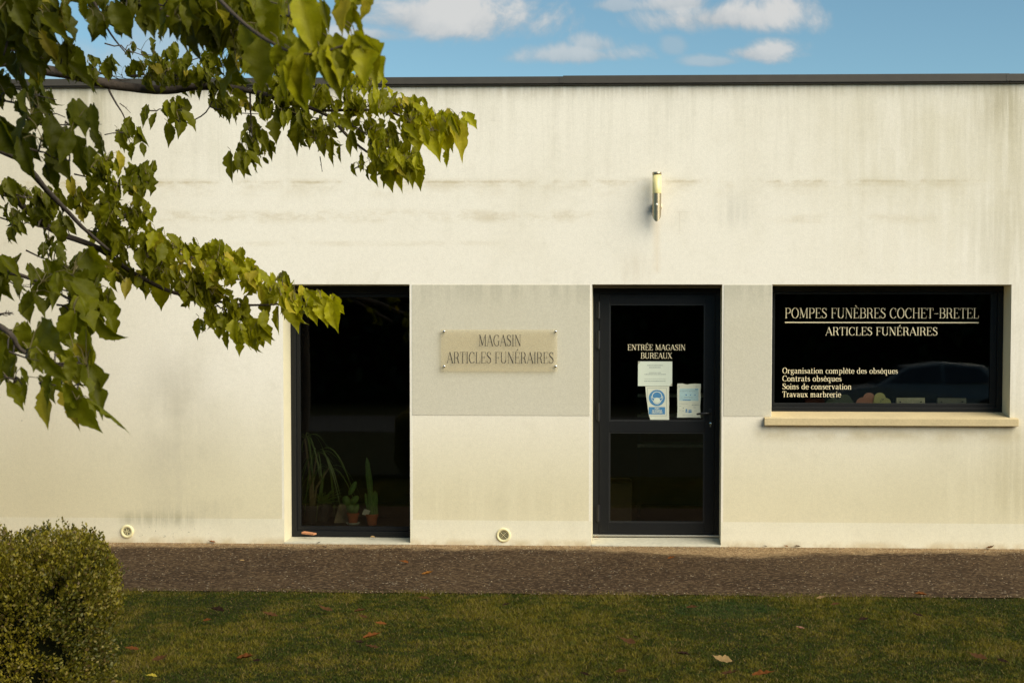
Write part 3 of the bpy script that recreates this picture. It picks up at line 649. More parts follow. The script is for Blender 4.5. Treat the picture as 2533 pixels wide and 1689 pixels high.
n3o = tag(empty('notice', tuple(W(*Z(1080, 1120), yp))), 'crumpled portrait notice with pale blue printed upper half, beside the door handle', 'notice')
poly(MB(), [(862, 812), (960, 808), (1010, 822), (1045, 828), (1090, 818), (1180, 812), (1298, 814), (1290, 960), (1295, 1080), (1284, 1230), (1293, 1438), (1060, 1434), (858, 1438), (866, 1240), (860, 1000)], yp).build('sheet', M['paper2'], n3o)
poly(MB(), [(905, 905), (1255, 900), (1252, 1130), (900, 1125)], yp-.0005, .0003).build('blue_print', M['paleblue'], n3o)
q = MB()
for k, (x0, x1, yc, h, sd) in enumerate(((885, 905, 865, 10, 6), (1200, 1235, 868, 9, 7), (905, 1240, 945, 5, 8), (990, 1140, 1065, 8, 10), (895, 1060, 1182, 6, 11), (1140, 1255, 1178, 5, 12), (895, 940, 1225, 6, 13), (1160, 1200, 1252, 10, 14), (900, 935, 1305, 8, 15), (965, 985, 1260, 20, 16), (960, 980, 1310, 12, 17), (1175, 1220, 1310, 6, 18), (960, 1150, 1395, 6, 19), (1130, 1260, 1208, 12, 20))): dashes(q, x0, x1, yc, h, yp-.0012, sd)
q.build('printed_text', M['ink'], n3o)
q = MB(); dashes(q, 1195, 1245, 914, 22, yp-.0010, 30); dashes(q, 960, 1110, 1112, 20, yp-.0010, 31); poly(q, circ(1025, 1020, 13, 12), yp-.0010, .0002); poly(q, circ(1106, 1022, 10, 12), yp-.0010, .0002); poly(q, circ(1190, 1022, 10, 12), yp-.0010, .0002)
for c in ((1030, 1295, 17), (1082, 1305, 14), (1112, 1300, 12)): poly(q, circ(c[0], c[1], c[2], 12), yp-.0010, .0002); poly(q, [(c[0]-c[2], c[1]+c[2]+4), (c[0]+c[2], c[1]+c[2]+4), (c[0]+c[2]+5, c[1]+44), (c[0]-c[2]-5, c[1]+44)], yp-.0010, .0002)
q.build('blue_symbol', M['blue'], n3o)

# ------------------------------------------------------------------ sign plate on standoffs
ysn = -.032
pl = tag(empty('sign_plate', tuple(W(1234, 866, ysn))), 'clear acrylic sign reading MAGASIN ARTICLES FUNÉRAIRES, on four metal studs over the grey panel', 'sign')
rectmb(1090.6, 815.3, 1378.6, 918, ysn, .006).build('plate', M['plate'], pl, bevel=.001)
lettering('lettering', 'MAGASIN', 1184.4, 1289.3, 828, 856, ysn, M['letter_d'], pl, wt=.72)
lettering('lettering', 'ARTICLES FUNÉRAIRES', 1105.4, 1369.6, 870.3, 898.5, ysn, M['letter_d'], pl, 899, wt=.72)
for (u, v) in ((1098.7, 819.7), (1374.5, 819.7), (1098.7, 905.9), (1374.5, 905.9)):
    p = W(u, v, ysn); MB().lathe([(.008, -.030), (.008, .0004), (.0115, .001), (.0115, .004), (.008, .008), (.002, .0095)], p, 18, 'y').build('stud', M['screw'], pl, True)

# ------------------------------------------------------------------ wall lamp
yL = -.10; k8 = 8.711
def L(x, y): return W(1560+x/k8, 400+y/k8, yL)
c = L(564, 600); r = (L(662, 300)[0]-L(468, 300)[0])/2
z_ = lambda v: float(L(564, v)[2])
lamp = tag(empty('wall_lamp', (float(c[0]), yL, z_(900))), 'upright outdoor wall lamp, opal yellow tube over brushed metal body, above the door', 'lamp')
cx_ = float(c[0])
MB().lathe([(r*.93, z_(690)), (r*.97, z_(680)), (r*.97, z_(290))], (cx_, yL, 0), 28).build('lamp_shade', M['opal'], lamp, True)
MB().lathe([(r*1.0, z_(288)), (r*1.03, z_(284)), (r*1.03, z_(240)), (r*.98, z_(232)), (0.001, z_(230))], (cx_, yL, 0), 28).build('cap', M['brass'], lamp, True)
q = MB(); n = 32
top = z_(688); lo = z_(1300); hgt = (z_(960)-lo)
for k, (rr) in enumerate((1, 1)):
    for i in range(n):
        a = 2*math.pi*i/n; ph = math.sin(a)        # front is -y
        zb = top if k == 0 else lo+hgt*((1+math.sin(a))/2)**.9 if True else 0
        q.v.append((cx_+r*.98*math.cos(a), yL+r*.98*math.sin(a), zb))
q.f += [(i, (i+1) % n, n+(i+1) % n, n+i) for i in range(n)]; q.f.append(tuple(range(n))); q.f.append(tuple(range(2*n-1, n-1, -1)))
q.build('lamp_body', M['brass'], lamp)
MB().tube([(cx_, yL+r*.8, z_(960)), (cx_, -.022, z_(960))], .02, 12).lathe([(.045, 0), (.045, .018), (.038, .022)], (cx_, -.0005, z_(960)), 24, 'y').build('bracket', M['brass'], lamp)
MB().lathe([(.011, 0), (.011, .004), (.009, .009), (.005, .012), (.001, .013)], (cx_, yL-r*.95, z_(935)), 16, 'y').build('sensor', M['sensor'], lamp, True)

# ------------------------------------------------------------------ vents
def vent(u, v, label, slots, ro, ri):
    p = W(u, v, 0); o = tag(empty('air_vent', tuple(p)), label, 'vent', 'round air vents in the wall foot')
    MB().lathe([(ro, 0), (ro, .008), (ro*.9, .014), (ri, .012), (ri, .004)], (p[0], 0, p[2]), 36, 'y', cap=False).build('rim', M['ventpl'], o, True)
    MB().lathe([(ri, .003), (.0005, .003)], (p[0], 0, p[2]), 30, 'y', cap=False).build('backing', M['ventdark'], o)
    q = MB(); nr = 4
    for k in range(nr):
        a = ri*(k+.42)/nr; b = ri*(k+.62)/nr; q.lathe([(a, .004), (a, .009), (b, .009), (b, .004)], (p[0], 0, p[2]), 30, 'y', cap=False)
    for k in range(slots):
        an = math.pi*k/slots+.78; dx, dz = math.cos(an), math.sin(an); wd = .0010
        q.hexa([(p[0]+sx*dx*ri*.97+sz*-dz*wd, yv, p[2]+sx*dz*ri*.97+sz*dx*wd) for yv, sx, sz in ((-.0105, -1, -1), (-.0105, 1, -1), (-.004, 1, -1), (-.004, -1, -1), (-.0105, -1, 1), (-.0105, 1, 1), (-.004, 1, 1), (-.004, -1, 1))])
    q.build('grille', M['ventpl'], o)
vent(314.6, 1313.9, 'round cream air vent near the bush, left of the tall window', 3, .058, .034)
vent(1245.5, 1322.9, 'round cream air vent low in the wall between tall window and door', 2, .062, .041)

# ------------------------------------------------------------------ things behind the glass
def blob_plaque(name, circs, m, label, y, vbot, extra=None):
    o = tag(empty(name, tuple(W(circs[0][0], vbot, y))), label, 'memorial plaque')
    pts = []
    for u in np.linspace(min(c[0]-c[2] for c in circs), max(c[0]+c[2] for c in circs), 40):
        v = vbot
        for cu, cv, rr in circs:
            if abs(u-cu) < rr: v = min(v, cv-math.sqrt(rr*rr-(u-cu)**2))
        pts.append((u, v))
    q = MB(); n = len(pts); T0 = [W(u, v, y) for u, v in pts]; B0 = [W(u, vbot+9, y) for u, v in pts]
    for k in range(n-1):
        for yo, rev in ((0, 0), (.012, 1)):
            f = [(T0[k][0], y+yo, T0[k][2]), (T0[k+1][0], y+yo, T0[k+1][2]), (B0[k+1][0], y+yo, B0[k+1][2]), (B0[k][0], y+yo, B0[k][2])]
            q.face(f if rev else f[::-1])
        q.face([(T0[k][0], y, T0[k][2]), (T0[k+1][0], y, T0[k+1][2]), (T0[k+1][0], y+.012, T0[k+1][2]), (T0[k][0], y+.012, T0[k][2])])
    q.build('plate', m, o)
    if extra: extra(o)
    return o
yq = RV+.11; vb_ = 1000
shelfz = float(W(2200, vb_+10, yq)[2])
sh_ = tag(empty('display_ledge', (R0, yq, shelfz)), 'dark ledge just inside the wide window, under the plaques', 'ledge')
MB().box((R0-.05, TH+.004, shelfz-.04), (R1+.05, RV+.42, shelfz-.001)).build('board', M['darkpot'], sh_, bevel=.004)
def Q(x, y): return 1880+x/3.602, 680+y/3.602
def qc(x, y, r): u, v = Q(x, y); return (u, v, r/3.602)
blob_plaque('memorial_plaque', [qc(972, 1100, 52), qc(915, 1150, 60)], M['pinkpl'], 'pink cloud shaped plaque in the wide window', yq+.016, vb_)
def clasp(o):
    q = MB(); a = W(*Q(1085, 1118), yq); 
    for k in range(14):
        t = k*.5; pa = (a[0]+.012*math.cos(t)*(1+k*.03), yq-.003, a[2]+.016*math.sin(t*1.3)); t2 = (k+1)*.5
        pb = (a[0]+.012*math.cos(t2)*(1+k*.03), yq-.003, a[2]+.016*math.sin(t2*1.3)); q.tube([pa, pb], .0014, 5)
    q.build('engraving', M['ink'], o)
blob_plaque('memorial_plaque', [qc(1068, 1100, 52), qc(1122, 1140, 45), qc(1040, 1130, 30)], M['yelpl'], 'pale yellow cloud shaped plaque in the wide window', yq, vb_, clasp)
blob_plaque('memorial_plaque', [qc(757, 1125, 60), qc(650, 1165, 70), qc(790, 1150, 48)], M['grnpl'], 'dull grey green rounded plaque at the end of the lettering', yq+.03, vb_)
for (x0, x1, yt, m, nm, lb, cat) in ((1212, 1473, 1094, M['marble'], 'marble_plaque', 'small oblong stone plaque beside the yellow cloud plaque', 'memorial plaque'), (1580, 1842, 1097, mat('marble_dim', rough=.4, fn=grain((.22, .22, .17), .25, 45, .03)), 'marble_plaque', 'rightmost small oblong stone plaque, dimmer than its twin', 'memorial plaque')):
    a = W(*Q(x0, 1150), yq); b = W(*Q(x1, yt), yq); o = tag(empty(nm, tuple(a)), lb, cat)
    MB().hexa([(a[0], yq, shelfz), (b[0], yq, shelfz), (b[0], yq+.05, shelfz), (a[0], yq+.05, shelfz), (a[0]+.005, yq+.02, b[2]), (b[0], yq+.02, b[2]), (b[0], yq+.05, b[2]), (a[0]+.005, yq+.05, b[2])]).build('slab', m, o, bevel=.003)
    q = MB()
    for u in (x0+38, x1-38): p = W(*Q(u, 1130), yq); q.lathe([(.006, 0), (.006, .006), (.001, .008)], (p[0], yq+.004, p[2]), 10, 'y')
    q.build('stud', M['ventdark'], o)
a = W(*Q(405, 1150), yq); b = W(*Q(578, 1100), yq)
o = tag(empty('keepsake_box', tuple(a)), 'dark red box half hidden behind the lowest line of lettering', 'box')
MB().box((a[0], yq+.02, shelfz), (b[0], yq+.12, b[2]-.01)).build('box_body', M['redbox'], o, bevel=.003); MB().box((a[0]-.004, yq+.016, b[2]-.0095), (b[0]+.004, yq+.124, b[2])).build('lid', M['redbox'], o)
# potted plants by the tall window
FLZ = .012; 
def pot(u, yy, r, h, m, name, label, cat, saucer=False):
    p = W(u, 1000, yy); o = tag(empty(name, (float(p[0]), yy, FLZ)), label, cat)
    z0 = FLZ+(.012 if saucer else 0)
    if saucer: MB().lathe([(r*.9, FLZ), (r*1.25, FLZ+.02), (r*1.2, FLZ+.022), (r*.9, FLZ+.006)], (p[0], yy, 0), 26).build('saucer', M['saucer'], o, True)
    MB().lathe([(r*.72, z0), (r*.95, z0+h*.78), (r*1.06, z0+h*.79), (r*1.08, z0+h), (r*.95, z0+h), (r*.9, z0+h*.85)], (p[0], yy, 0), 26, cap=False).build('pot', m, o)
    MB().lathe([(r*.93, z0+h*.88), (.001, z0+h*.9)], (p[0], yy, 0), 26, cap=False).build('soil', M['soil'], o)
    return o, Vector((float(p[0]), yy, z0+h*.88))
yP = .46
stand = tag(empty('plant_stand', (A0+.1, yP, FLZ)), 'low dark platform under the pots inside the tall window', 'stand')
FLP = float(W(900, 1297, .44)[2])
MB().box((A0-.25, TH+.01, FLP-.04), (A1+.25, yP+.6, FLP)).build('board', M['darkpot'], stand); FLZ = FLP+.001
def blob_leaf(q, base, d, L_, w_, th=.012):
    d = Vector(d).normalized(); s = d.cross(Vector((0, 1, 0))).normalized(); i = len(q.v); n = 14
    nn = s.cross(d)
    for sgn in (-1, 1):
        for k in range(n):
            a = 2*math.pi*k/n; q.v.append(tuple(base+d*(L_/2*(1-math.cos(a)))+s*(w_/2*math.sin(a))+nn*sgn*th*.3))
    c0 = len(q.v); q.v.append(tuple(base+d*L_/2-nn*th)); q.v.append(tuple(base+d*L_/2+nn*th))
    for k in range(n):
        k2 = (k+1) % n; q.f.append((i+k, i+k2, c0)); q.f.append((i+n+k2, i+n+k, c0+1)); q.f.append((i+k, i+n+k, i+n+k2, i+k2))
o, t0 = pot(872, yP-.04, .052, .095, M['terra'], 'potted_cactus', 'prickly pear pads in a terracotta pot on a white saucer, inside the tall window', 'potted plant', True)
q = MB(); blob_leaf(q, t0, (-.35, .1, 1), .12, .085); blob_leaf(q, t0+Vector((-.04, 0, .08)), (-.5, 0, 1), .09, .075); blob_leaf(q, t0+Vector((-.02, 0, .09)), (.75, 0, .8), .10, .06); blob_leaf(q, t0+Vector((.0, 0, .0)), (.5, .1, 1), .10, .06); blob_leaf(q, t0+Vector((-.035, .0, .17)), (.5, .1, 1), .14, .05)
q.build('pads', M['cactus'], o, True)
o, t0 = pot(919, yP-.04, .054, .098, M['terra'], 'potted_cactus', 'tall columnar cactus in the right hand terracotta pot', 'potted plant')
q = MB()
def column(q, b, dx, h, r):
    n = 10; pts = [b+Vector((dx*(k/n)**1.2, 0, h*k/n)) for k in range(n+1)]; i0 = len(q.v); m_ = 20
    for k, p in enumerate(pts):
        rr = r*(.75+.35*math.sin(k*1.3)*.3+.25*(1-k/n)) if k < n else r*.1
        for a in range(m_): t = 2*math.pi*a/m_; q.v.append(tuple(p+Vector((math.cos(t), math.sin(t), 0))*rr*(1+.2*math.cos(5*t))))
    for k in range(n):
        for a in range(m_): a2 = (a+1) % m_; q.f.append((i0+k*m_+a, i0+k*m_+a2, i0+(k+1)*m_+a2, i0+(k+1)*m_+a))
column(q, t0, -.045, .52, .026); column(q, t0+Vector((.022, .01, 0)), .005, .22, .026); column(q, t0+Vector((-.03, .012, 0)), -.03, .20, .018)
q.build('stem', M['cactus'], o, True)
MB().hexa([(t0.x-.085, t0.y-.03, t0.z+.01), (t0.x-.03, t0.y-.03, t0.z+.0), (t0.x-.028, t0.y-.028, t0.z+.0), (t0.x-.083, t0.y-.028, t0.z+.01), (t0.x-.065, t0.y-.03, t0.z+.06), (t0.x-.01, t0.y-.03, t0.z+.045), (t0.x-.008, t0.y-.028, t0.z+.045), (t0.x-.063, t0.y-.028, t0.z+.06)]).build('plant_tag', M['saucer'], o)
def strap_plant(u, yy, h, n, spread, pr, ph, m, label, seed, mleaf, stems=1):
    o, t0 = pot(u, yy, pr, ph, m, 'potted_plant', label, 'potted plant'); r_ = random.Random(seed); q = MB(); st = MB()
    for s in range(stems):
        hx_ = h*(1-.22*s); tip = t0+Vector((.10*(s-.5)*(stems > 1), .02*s, hx_)); md = t0+Vector((.03*(s-.5), .01, hx_*.5))
        if h > .2: st.tube([t0+Vector((.015*s, 0, 0)), md, tip], [.014, .011, .008], 8)
        for k in range(n):
            a = r_.uniform(0, 2*math.pi); e = r_.uniform(.1, 1.2); L_ = r_.uniform(.6, 1.0)*spread; wd = .0055
            b0 = tip if h > .2 else t0+Vector((r_.uniform(-.03, .03), r_.uniform(-.03, .03), 0))
            pts = []
            for j in range(9):
                t = j/8; pts.append(b0+Vector((math.cos(a)*L_*t*.75, math.sin(a)*L_*t*.35, L_*(math.sin(e)*t*1.0-1.35*t*t*(1.1 if h > .2 else .25)))))
            sd = Vector((-math.sin(a), math.cos(a)*.5, .3)).normalized()
            for j in range(8):
                w0 = wd*math.sin(math.pi*min(.98, (j+.6)/9.2)); w1_ = wd*math.sin(math.pi*min(.98, (j+1.6)/9.2))
                q.face([pts[j]-sd*w0, pts[j+1]-sd*w1_, pts[j+1]+sd*w1_, pts[j]+sd*w0])
    q.build('foliage', mleaf, o)
    if h > .2: st.build('stem', M['cane'], o, True)
    return o
strap_plant(768, yP+.10, .62, 17, .50, .09, .16, M['darkpot'], 'tall dracaena with drooping strap leaves in the corner of the tall window', 3, M['strap'], 3)
strap_plant(795, yP+.22, .1, 46, .30, .10, .17, M['darkpot'], 'low bushy plant in a dark pot behind the dracaena canes', 5, M['strap'])
sheet = tag(empty('leaning_board', tuple(W(840, 1280, yP+.1))), 'pale board leaning behind the pots in the tall window', 'board')
a = W(825, 1296, yP+.08); MB().hexa([(a[0], yP+.1, FLZ), (a[0]+.20, yP+.1, FLZ), (a[0]+.20, yP+.11, FLZ), (a[0], yP+.11, FLZ), (a[0]+.03, yP+.18, FLZ+.16), (a[0]+.19, yP+.18, FLZ+.16), (a[0]+.19, yP+.19, FLZ+.16), (a[0]+.03, yP+.19, FLZ+.16)]).build('panel', M['cane'], sheet)
# shop interior seen through the door
sf = tag(empty('display_shelf', (.25, 2.2, .012)), 'dim shelf unit inside, seen through the lower door pane', 'shelf')
for zz in (.72, 1.02, 1.22): MB().box((-.05, 2.0, zz), (.78, 2.4, zz+.03)).build('shelf_board', M['marble'], sf)
for xx in (-.05, .75): MB().box((xx, 2.05, .013), (xx+.03, 2.38, 1.5)).build('upright', M['darkpot'], sf)
bx = tag(empty('cardboard_box', (-.3, 1.6, .012)), 'brown cardboard box on the shop floor behind the door', 'box')
MB().box((-.5, 1.4, .013), (-.1, 1.8, .42)).build('box_body', mat('cardboard', rough=.8, fn=grain((.10, .07, .04), .1, 20, .1)), bx, bevel=.004); MB().hexa([(-.5, 1.39, .421), (-.1, 1.39, .421), (-.1, 1.4, .425), (-.5, 1.4, .425), (-.55, 1.25, .47), (-.12, 1.25, .47), (-.12, 1.26, .475), (-.55, 1.26, .475)]).build('flap', mat('cardboard_flap', rough=.8, fn=grain((.30, .2, .1), .1, 20, .1)), bx)
mt = MB().box((D0+.1, .45, .013), (D1-.15, 1.1, .025)).build('door_mat', M['ventdark']); tag(mt, 'dark doormat on the floor inside the glazed door', 'doormat')

# ------------------------------------------------------------------ leaves
def leaf_template(lobed, serr, seed):
    """outline of a mulberry leaf in (s across, t along), as strip rows either side of the midrib"""
    r = random.Random(seed); n = 18; rows = []; ar = r.uniform(.26, .35)
    for k in range(n):
        t = k/(n-1)
        wd = ar*math.sin(math.pi*min(1, t**.62))**.85*1.05
        if t < .04: wd = .10
        if t > .60: wd *= 1-.72*((t-.60)/.40)**.8
        if lobed: wd *= 1-.42*math.exp(-((t-.46)/.07)**2); wd *= 1+.14*math.exp(-((t-.33)/.08)**2)
        if k == n-1: wd = 0
        z1 = 1+(.05 if k % 2 else -.04)*(.06 < t < .9)+r.uniform(-.05, .05)
        z2 = 1+(.05 if k % 2 else -.04)*(.06 < t < .9)+r.uniform(-.05, .05)
        wl, wr = wd*z1, wd*z2
        if lobed and seed % 2: wr *= 1+.35*math.exp(-((t-.46)/.09)**2)
        rows.append((t, wl, wr, -.06 if k == 0 else 0))
    return rows
TPL = [leaf_template(i % 3 == 0, .14, i) for i in range(7)]
LV = []; LF = []; LC = []; PET = MB()
def add_leaf(base, size, d, nrm, col, curl, fold, tv=None, ti=None, store=None):
    V_, F_, C_ = store if store else (LV, LF, LC)
    rows = TPL[random.randrange(7) if ti is None else ti]; i0 = len(V_)
    d = d.normalized(); s = nrm.cross(d).normalized(); n_ = d.cross(s).normalized()
    dirx = d.copy(); p = Vector(base); prev = 0
    twist = random.uniform(-.5, .5); wsc = random.uniform(.52, .90)
    for (t, wl, wr, off) in rows:
        a = curl*t*t*1.2; dd = (d*math.cos(a)-n_*math.sin(a)); p = p+dd*(t-prev)*size; prev = t
        nn = (n_*math.cos(a)+d*math.sin(a)); ss = s*math.cos(twist*t)+nn*math.sin(twist*t); nn2 = nn*math.cos(twist*t)-s*math.sin(twist*t)
        for wv, sg in ((wl, -1), (wl*.5, -1), (0, 0), (wr*.5, 1), (wr, 1)):
            h = abs(wv)*fold+.045*math.sin(t*21+sg)*abs(wv)*2
            V_.append(tuple(p+ss*(sg*wv*size*wsc)+nn2*(h*size)+dd*((off if sg and wv > 0 else 0)*size)))
            e = 1.0-.12*(sg == 0)
            C_.append((col[0]*e, col[1]*e, col[2]*e))
    for k in range(len(rows)-1):
        for j in range(4):
            a = i0+k*5+j; F_.append((a, a+1, a+6, a+5))
def leaf_col(yel, light):  # green to yellower leaves; light also puts sun into the colour
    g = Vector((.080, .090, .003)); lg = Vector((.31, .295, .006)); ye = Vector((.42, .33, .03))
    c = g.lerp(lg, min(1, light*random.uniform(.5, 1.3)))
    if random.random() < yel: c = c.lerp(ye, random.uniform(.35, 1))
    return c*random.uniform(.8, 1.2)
TW = MB()
def twig(pts, r0, r1, n=6): TW.tube(pts, list(np.linspace(r0, r1, len(pts))), n)
def vp(u, v, d): return Vector(P(*V(u, v), d))
def spray(u0, v0, u1, v1, half, d0, d1, size, n, light=.3, yel=.03, dark=1.0, tw=.004, dspread=.35, sub=True):  # light and dark put the sunlit and shaded sides into leaf colours
    """a twig from (u0,v0) to (u1,v1) with n hanging leaves around it"""
    K = 7; pts = []
    for k in range(K+1):
        t = k/K; j = 6 if 0 < k < K else 0
        pts.append(vp(u0+(u1-u0)*t+random.uniform(-j, j), v0+(v1-v0)*t+random.uniform(-j, j), d0+(d1-d0)*t))
    if tw: twig(pts, tw, tw*.35)
    L_ = math.hypot(u1-u0, v1-v0) or 1; nx, ny = -(v1-v0)/L_, (u1-u0)/L_
    left = int(n*(1.8 if d0 > 6 else 1.4))
    while left > 0:
        m_ = min(left, random.choice((2, 3, 4, 5, 6))); left -= m_
        t = random.random()**.9; off = random.gauss(0, .50)*half; nd = d0+(d1-d0)*t+random.gauss(0, dspread)*.5
        sg = 16*3.342/nd*2.2 if d0 < 6 else 12
        q = pts[min(K, int(t*K+.5))]; un = u0+(u1-u0)*t+nx*off; vn = v0+(v1-v0)*t+ny*off-8
        node = vp(un, vn, nd)
        if sub: TW.tube([q, (q+node)*.5+Vector((0, 0, .012)), node], [.0028, .0022, .0015], 4, cap=False)
        for i in range(m_):
            dep = nd+random.gauss(0, .03); s = size*(.86 if d0 > 6 else .95)*random.uniform(.5, 1.25); spx = s*3342/dep
            b = vp(un+random.gauss(0, sg), vn+random.gauss(0, sg*.8)-spx*.3, dep)
            if sub: PET.tube([node, (b+node)*.5+Vector((0, 0, .012)), b], [.0015, .0012, .0009], 4, cap=False)
            dr = Vector((random.gauss(0, .42)+.12, random.gauss(0, .35), -1.0+random.gauss(0, .25)))
            nr = Vector((random.gauss(0, 1.2), -1.0, random.gauss(.45, .6)))
            add_leaf(b, s, dr, nr, leaf_col(yel, light)*dark, random.uniform(-.4, 1.4), random.uniform(.1, .8))
def limb(pl, r0, r1, n=10):
    pts = [vp(*p) for p in pl]; sm = []
    for i in range(len(pts)-1):
        p0 = pts[max(i-1, 0)]; p1 = pts[i]; p2 = pts[i+1]; p3 = pts[min(i+2, len(pts)-1)]
        for k in range(4):
            t = k/4; sm.append(.5*((2*p1)+(p2-p0)*t+(2*p0-5*p1+4*p2-p3)*t*t+(3*p1-p0-3*p2+p3)*t**3))
    sm.append(pts[-1]); rr = np.linspace(r0, r1, len(sm))
    rr = [float(r*(1+.12*noise.noise(p*9))) for r, p in zip(rr, sm)]
    TW.tube([p+Vector((noise.noise(p*5), noise.noise(p*5+Vector((9, 0, 0))), noise.noise(p*5+Vector((0, 9, 0)))))*.012 for p in sm], rr, n)
def hero(u0, v0, u1, v1, dep, light=.6, dark=1.0, nx=None):
    a = vp(u0, v0, dep); b = vp(u1, v1, dep+random.uniform(-.03, .03)); c = leaf_col(.04, light)*dark
    add_leaf(a, (b-a).length*1.02, b-a, Vector((random.uniform(-.8, .8) if nx is None else nx, -1, .3)), c, random.uniform(-.1, .35), random.uniform(.2, .7))
    if PET is not None: PET.tube([a+Vector((-.02, .01, .03)), a+Vector((-.004, 0, .018)), a], [.0016, .0013, .001], 4, cap=False)
# limbs (photo position, depth)
limb([(-700, 330, 7.0), (-300, 190, 7.3), (0, 140, 7.7), (60, 150, 7.8), (170, 175, 7.9), (280, 196, 8), (380, 206, 8), (470, 198, 8), (560, 208, 8), (680, 238, 8), (760, 270, 8)], .042, .009)
limb([(760, 270, 8), (815, 325, 8), (870, 365, 8), (930, 395, 8)], .010, .003, 7)
limb([(740, 255, 8), (880, 255, 8.1), (970, 285, 8.1), (1045, 300, 8.1)], .009, .003, 7)
limb([(-700, 420, 6.6), (-300, 260, 6.2), (0, 345, 6.0), (70, 395, 6.2), (110, 442, 6.4), (160, 490, 6.6), (215, 545, 6.8), (270, 590, 7)], .020, .006)
limb([(-700, 500, 6.8), (-300, 400, 6.8), (0, 440, 6.8), (60, 485, 6.9), (130, 530, 7), (230, 572, 7.1), (300, 622, 7.2), (400, 675, 7.3), (480, 690, 7.4), (580, 700, 7.4), (690, 692, 7.5)], .022, .004)
limb([(-600, 560, 5.6), (-250, 590, 5.2), (0, 620, 5.0), (60, 635, 5), (110, 662, 5), (175, 692, 5), (255, 705, 5)], .010, .003, 7)
limb([(-500, 600, 4.8), (-200, 680, 4.3), (0, 745, 4.0), (45, 800, 4), (100, 830, 4), (160, 842, 4)], .012, .003, 7)
limb([(-500, 60, 5.5), (-100, -70, 4.8), (150, -60, 4.6), (300, 5, 4.5), (400, 30, 4.4), (480, 62, 4.4), (600, 110, 4.3)], .014, .005, 8)
limb([(300, -180, 3.4), (430, -70, 3.3), (560, 50, 3.2), (640, 105, 3.15), (720, 125, 3.1), (800, 108, 3.1)], .006, .002, 7)
limb([(60, -60, 4.6), (38, 20, 4.6), (18, 80, 4.6), (2, 130, 4.6)], .006, .003, 6)
limb([(205, -10, 5), (230, 40, 5), (262, 95, 5.1), (290, 130, 5.1)], .006, .002, 6)
limb([(250, 200, 8), (268, 240, 7.8), (290, 285, 7.7), (300, 330, 7.6)], .006, .002, 6)
limb([(505, 205, 8), (475, 260, 8), (420, 290, 8), (380, 300, 8)], .005, .002, 6)
limb([(575, 215, 8), (576, 270, 8), (582, 330, 8), (590, 375, 8)], .006, .002, 6)
limb([(660, 215, 8), (690, 290, 8), (720, 330, 8)], .005, .002, 6)
random.seed(11)
D8 = dict(size=.098)
# near upper left mass, shade dimmed into its leaf colours
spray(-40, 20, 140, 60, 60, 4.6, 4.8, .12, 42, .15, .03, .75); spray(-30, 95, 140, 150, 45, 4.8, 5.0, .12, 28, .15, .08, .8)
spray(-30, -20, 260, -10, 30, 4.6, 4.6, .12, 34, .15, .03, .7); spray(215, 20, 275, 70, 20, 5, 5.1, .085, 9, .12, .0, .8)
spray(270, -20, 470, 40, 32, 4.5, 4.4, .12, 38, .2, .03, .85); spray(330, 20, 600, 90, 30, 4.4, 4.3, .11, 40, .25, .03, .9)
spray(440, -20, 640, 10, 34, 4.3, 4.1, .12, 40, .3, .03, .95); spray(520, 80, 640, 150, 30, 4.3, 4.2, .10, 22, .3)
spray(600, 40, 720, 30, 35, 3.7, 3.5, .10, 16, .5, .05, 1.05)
for (u, v, s, d, l) in ((640, 90, .13, 3.2, .6), (690, -10, .15, 3.1, .9), (800, -20, .12, 3.1, .8), (700, 130, .12, 3.1, .8), (660, 155, .12, 3.1, .95), (745, 110, .13, 3.1, .7), (775, 90, .12, 3.15, .6), (765, 85, .11, 3.1, .7), (810, 95, .12, 3.1, .95), (835, 90, .10, 3.1, 1.0), (845, 115, .09, 3.1, 1), (640, 20, .12, 3.2, .6), (600, 0, .12, 3.3, .4), (735, 50, .10, 3.1, .5), (785, 115, .10, 3.1, .8), (715, 60, .11, 3.15, .6), (690, 100, .11, 3.1, .7), (835, -30, .08, 3.1, .8), (600, 95, .12, 3.3, .5), (660, 110, .13, 3.15, .7), (560, 60, .12, 3.4, .4), (815, 20, .07, 3.1, .8)):
    add_leaf(vp(u, v, d), s, Vector((random.gauss(.15, .3), random.gauss(0, .3), -1)), Vector((random.gauss(0, .6), -1, .4)), leaf_col(.05, l), random.uniform(0, 1.1), random.uniform(.1, .5))
# left, second tier
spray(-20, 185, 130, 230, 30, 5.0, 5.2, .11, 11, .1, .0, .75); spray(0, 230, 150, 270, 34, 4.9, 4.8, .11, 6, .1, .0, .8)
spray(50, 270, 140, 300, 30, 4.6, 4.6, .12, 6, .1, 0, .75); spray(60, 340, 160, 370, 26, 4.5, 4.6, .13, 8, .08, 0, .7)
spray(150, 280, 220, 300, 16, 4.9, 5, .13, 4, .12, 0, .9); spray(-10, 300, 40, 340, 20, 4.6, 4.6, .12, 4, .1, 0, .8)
spray(265, 300, 320, 320, 14, 7.6, 7.6, .13, 6, .25, 0, .95); spray(330, 260, 420, 250, 16, 7.8, 7.8, .13, 6, .3, 0, .95); spray(405, 275, 412, 285, 6, 7.8, 7.8, .13, 2, .3, 0, .95)
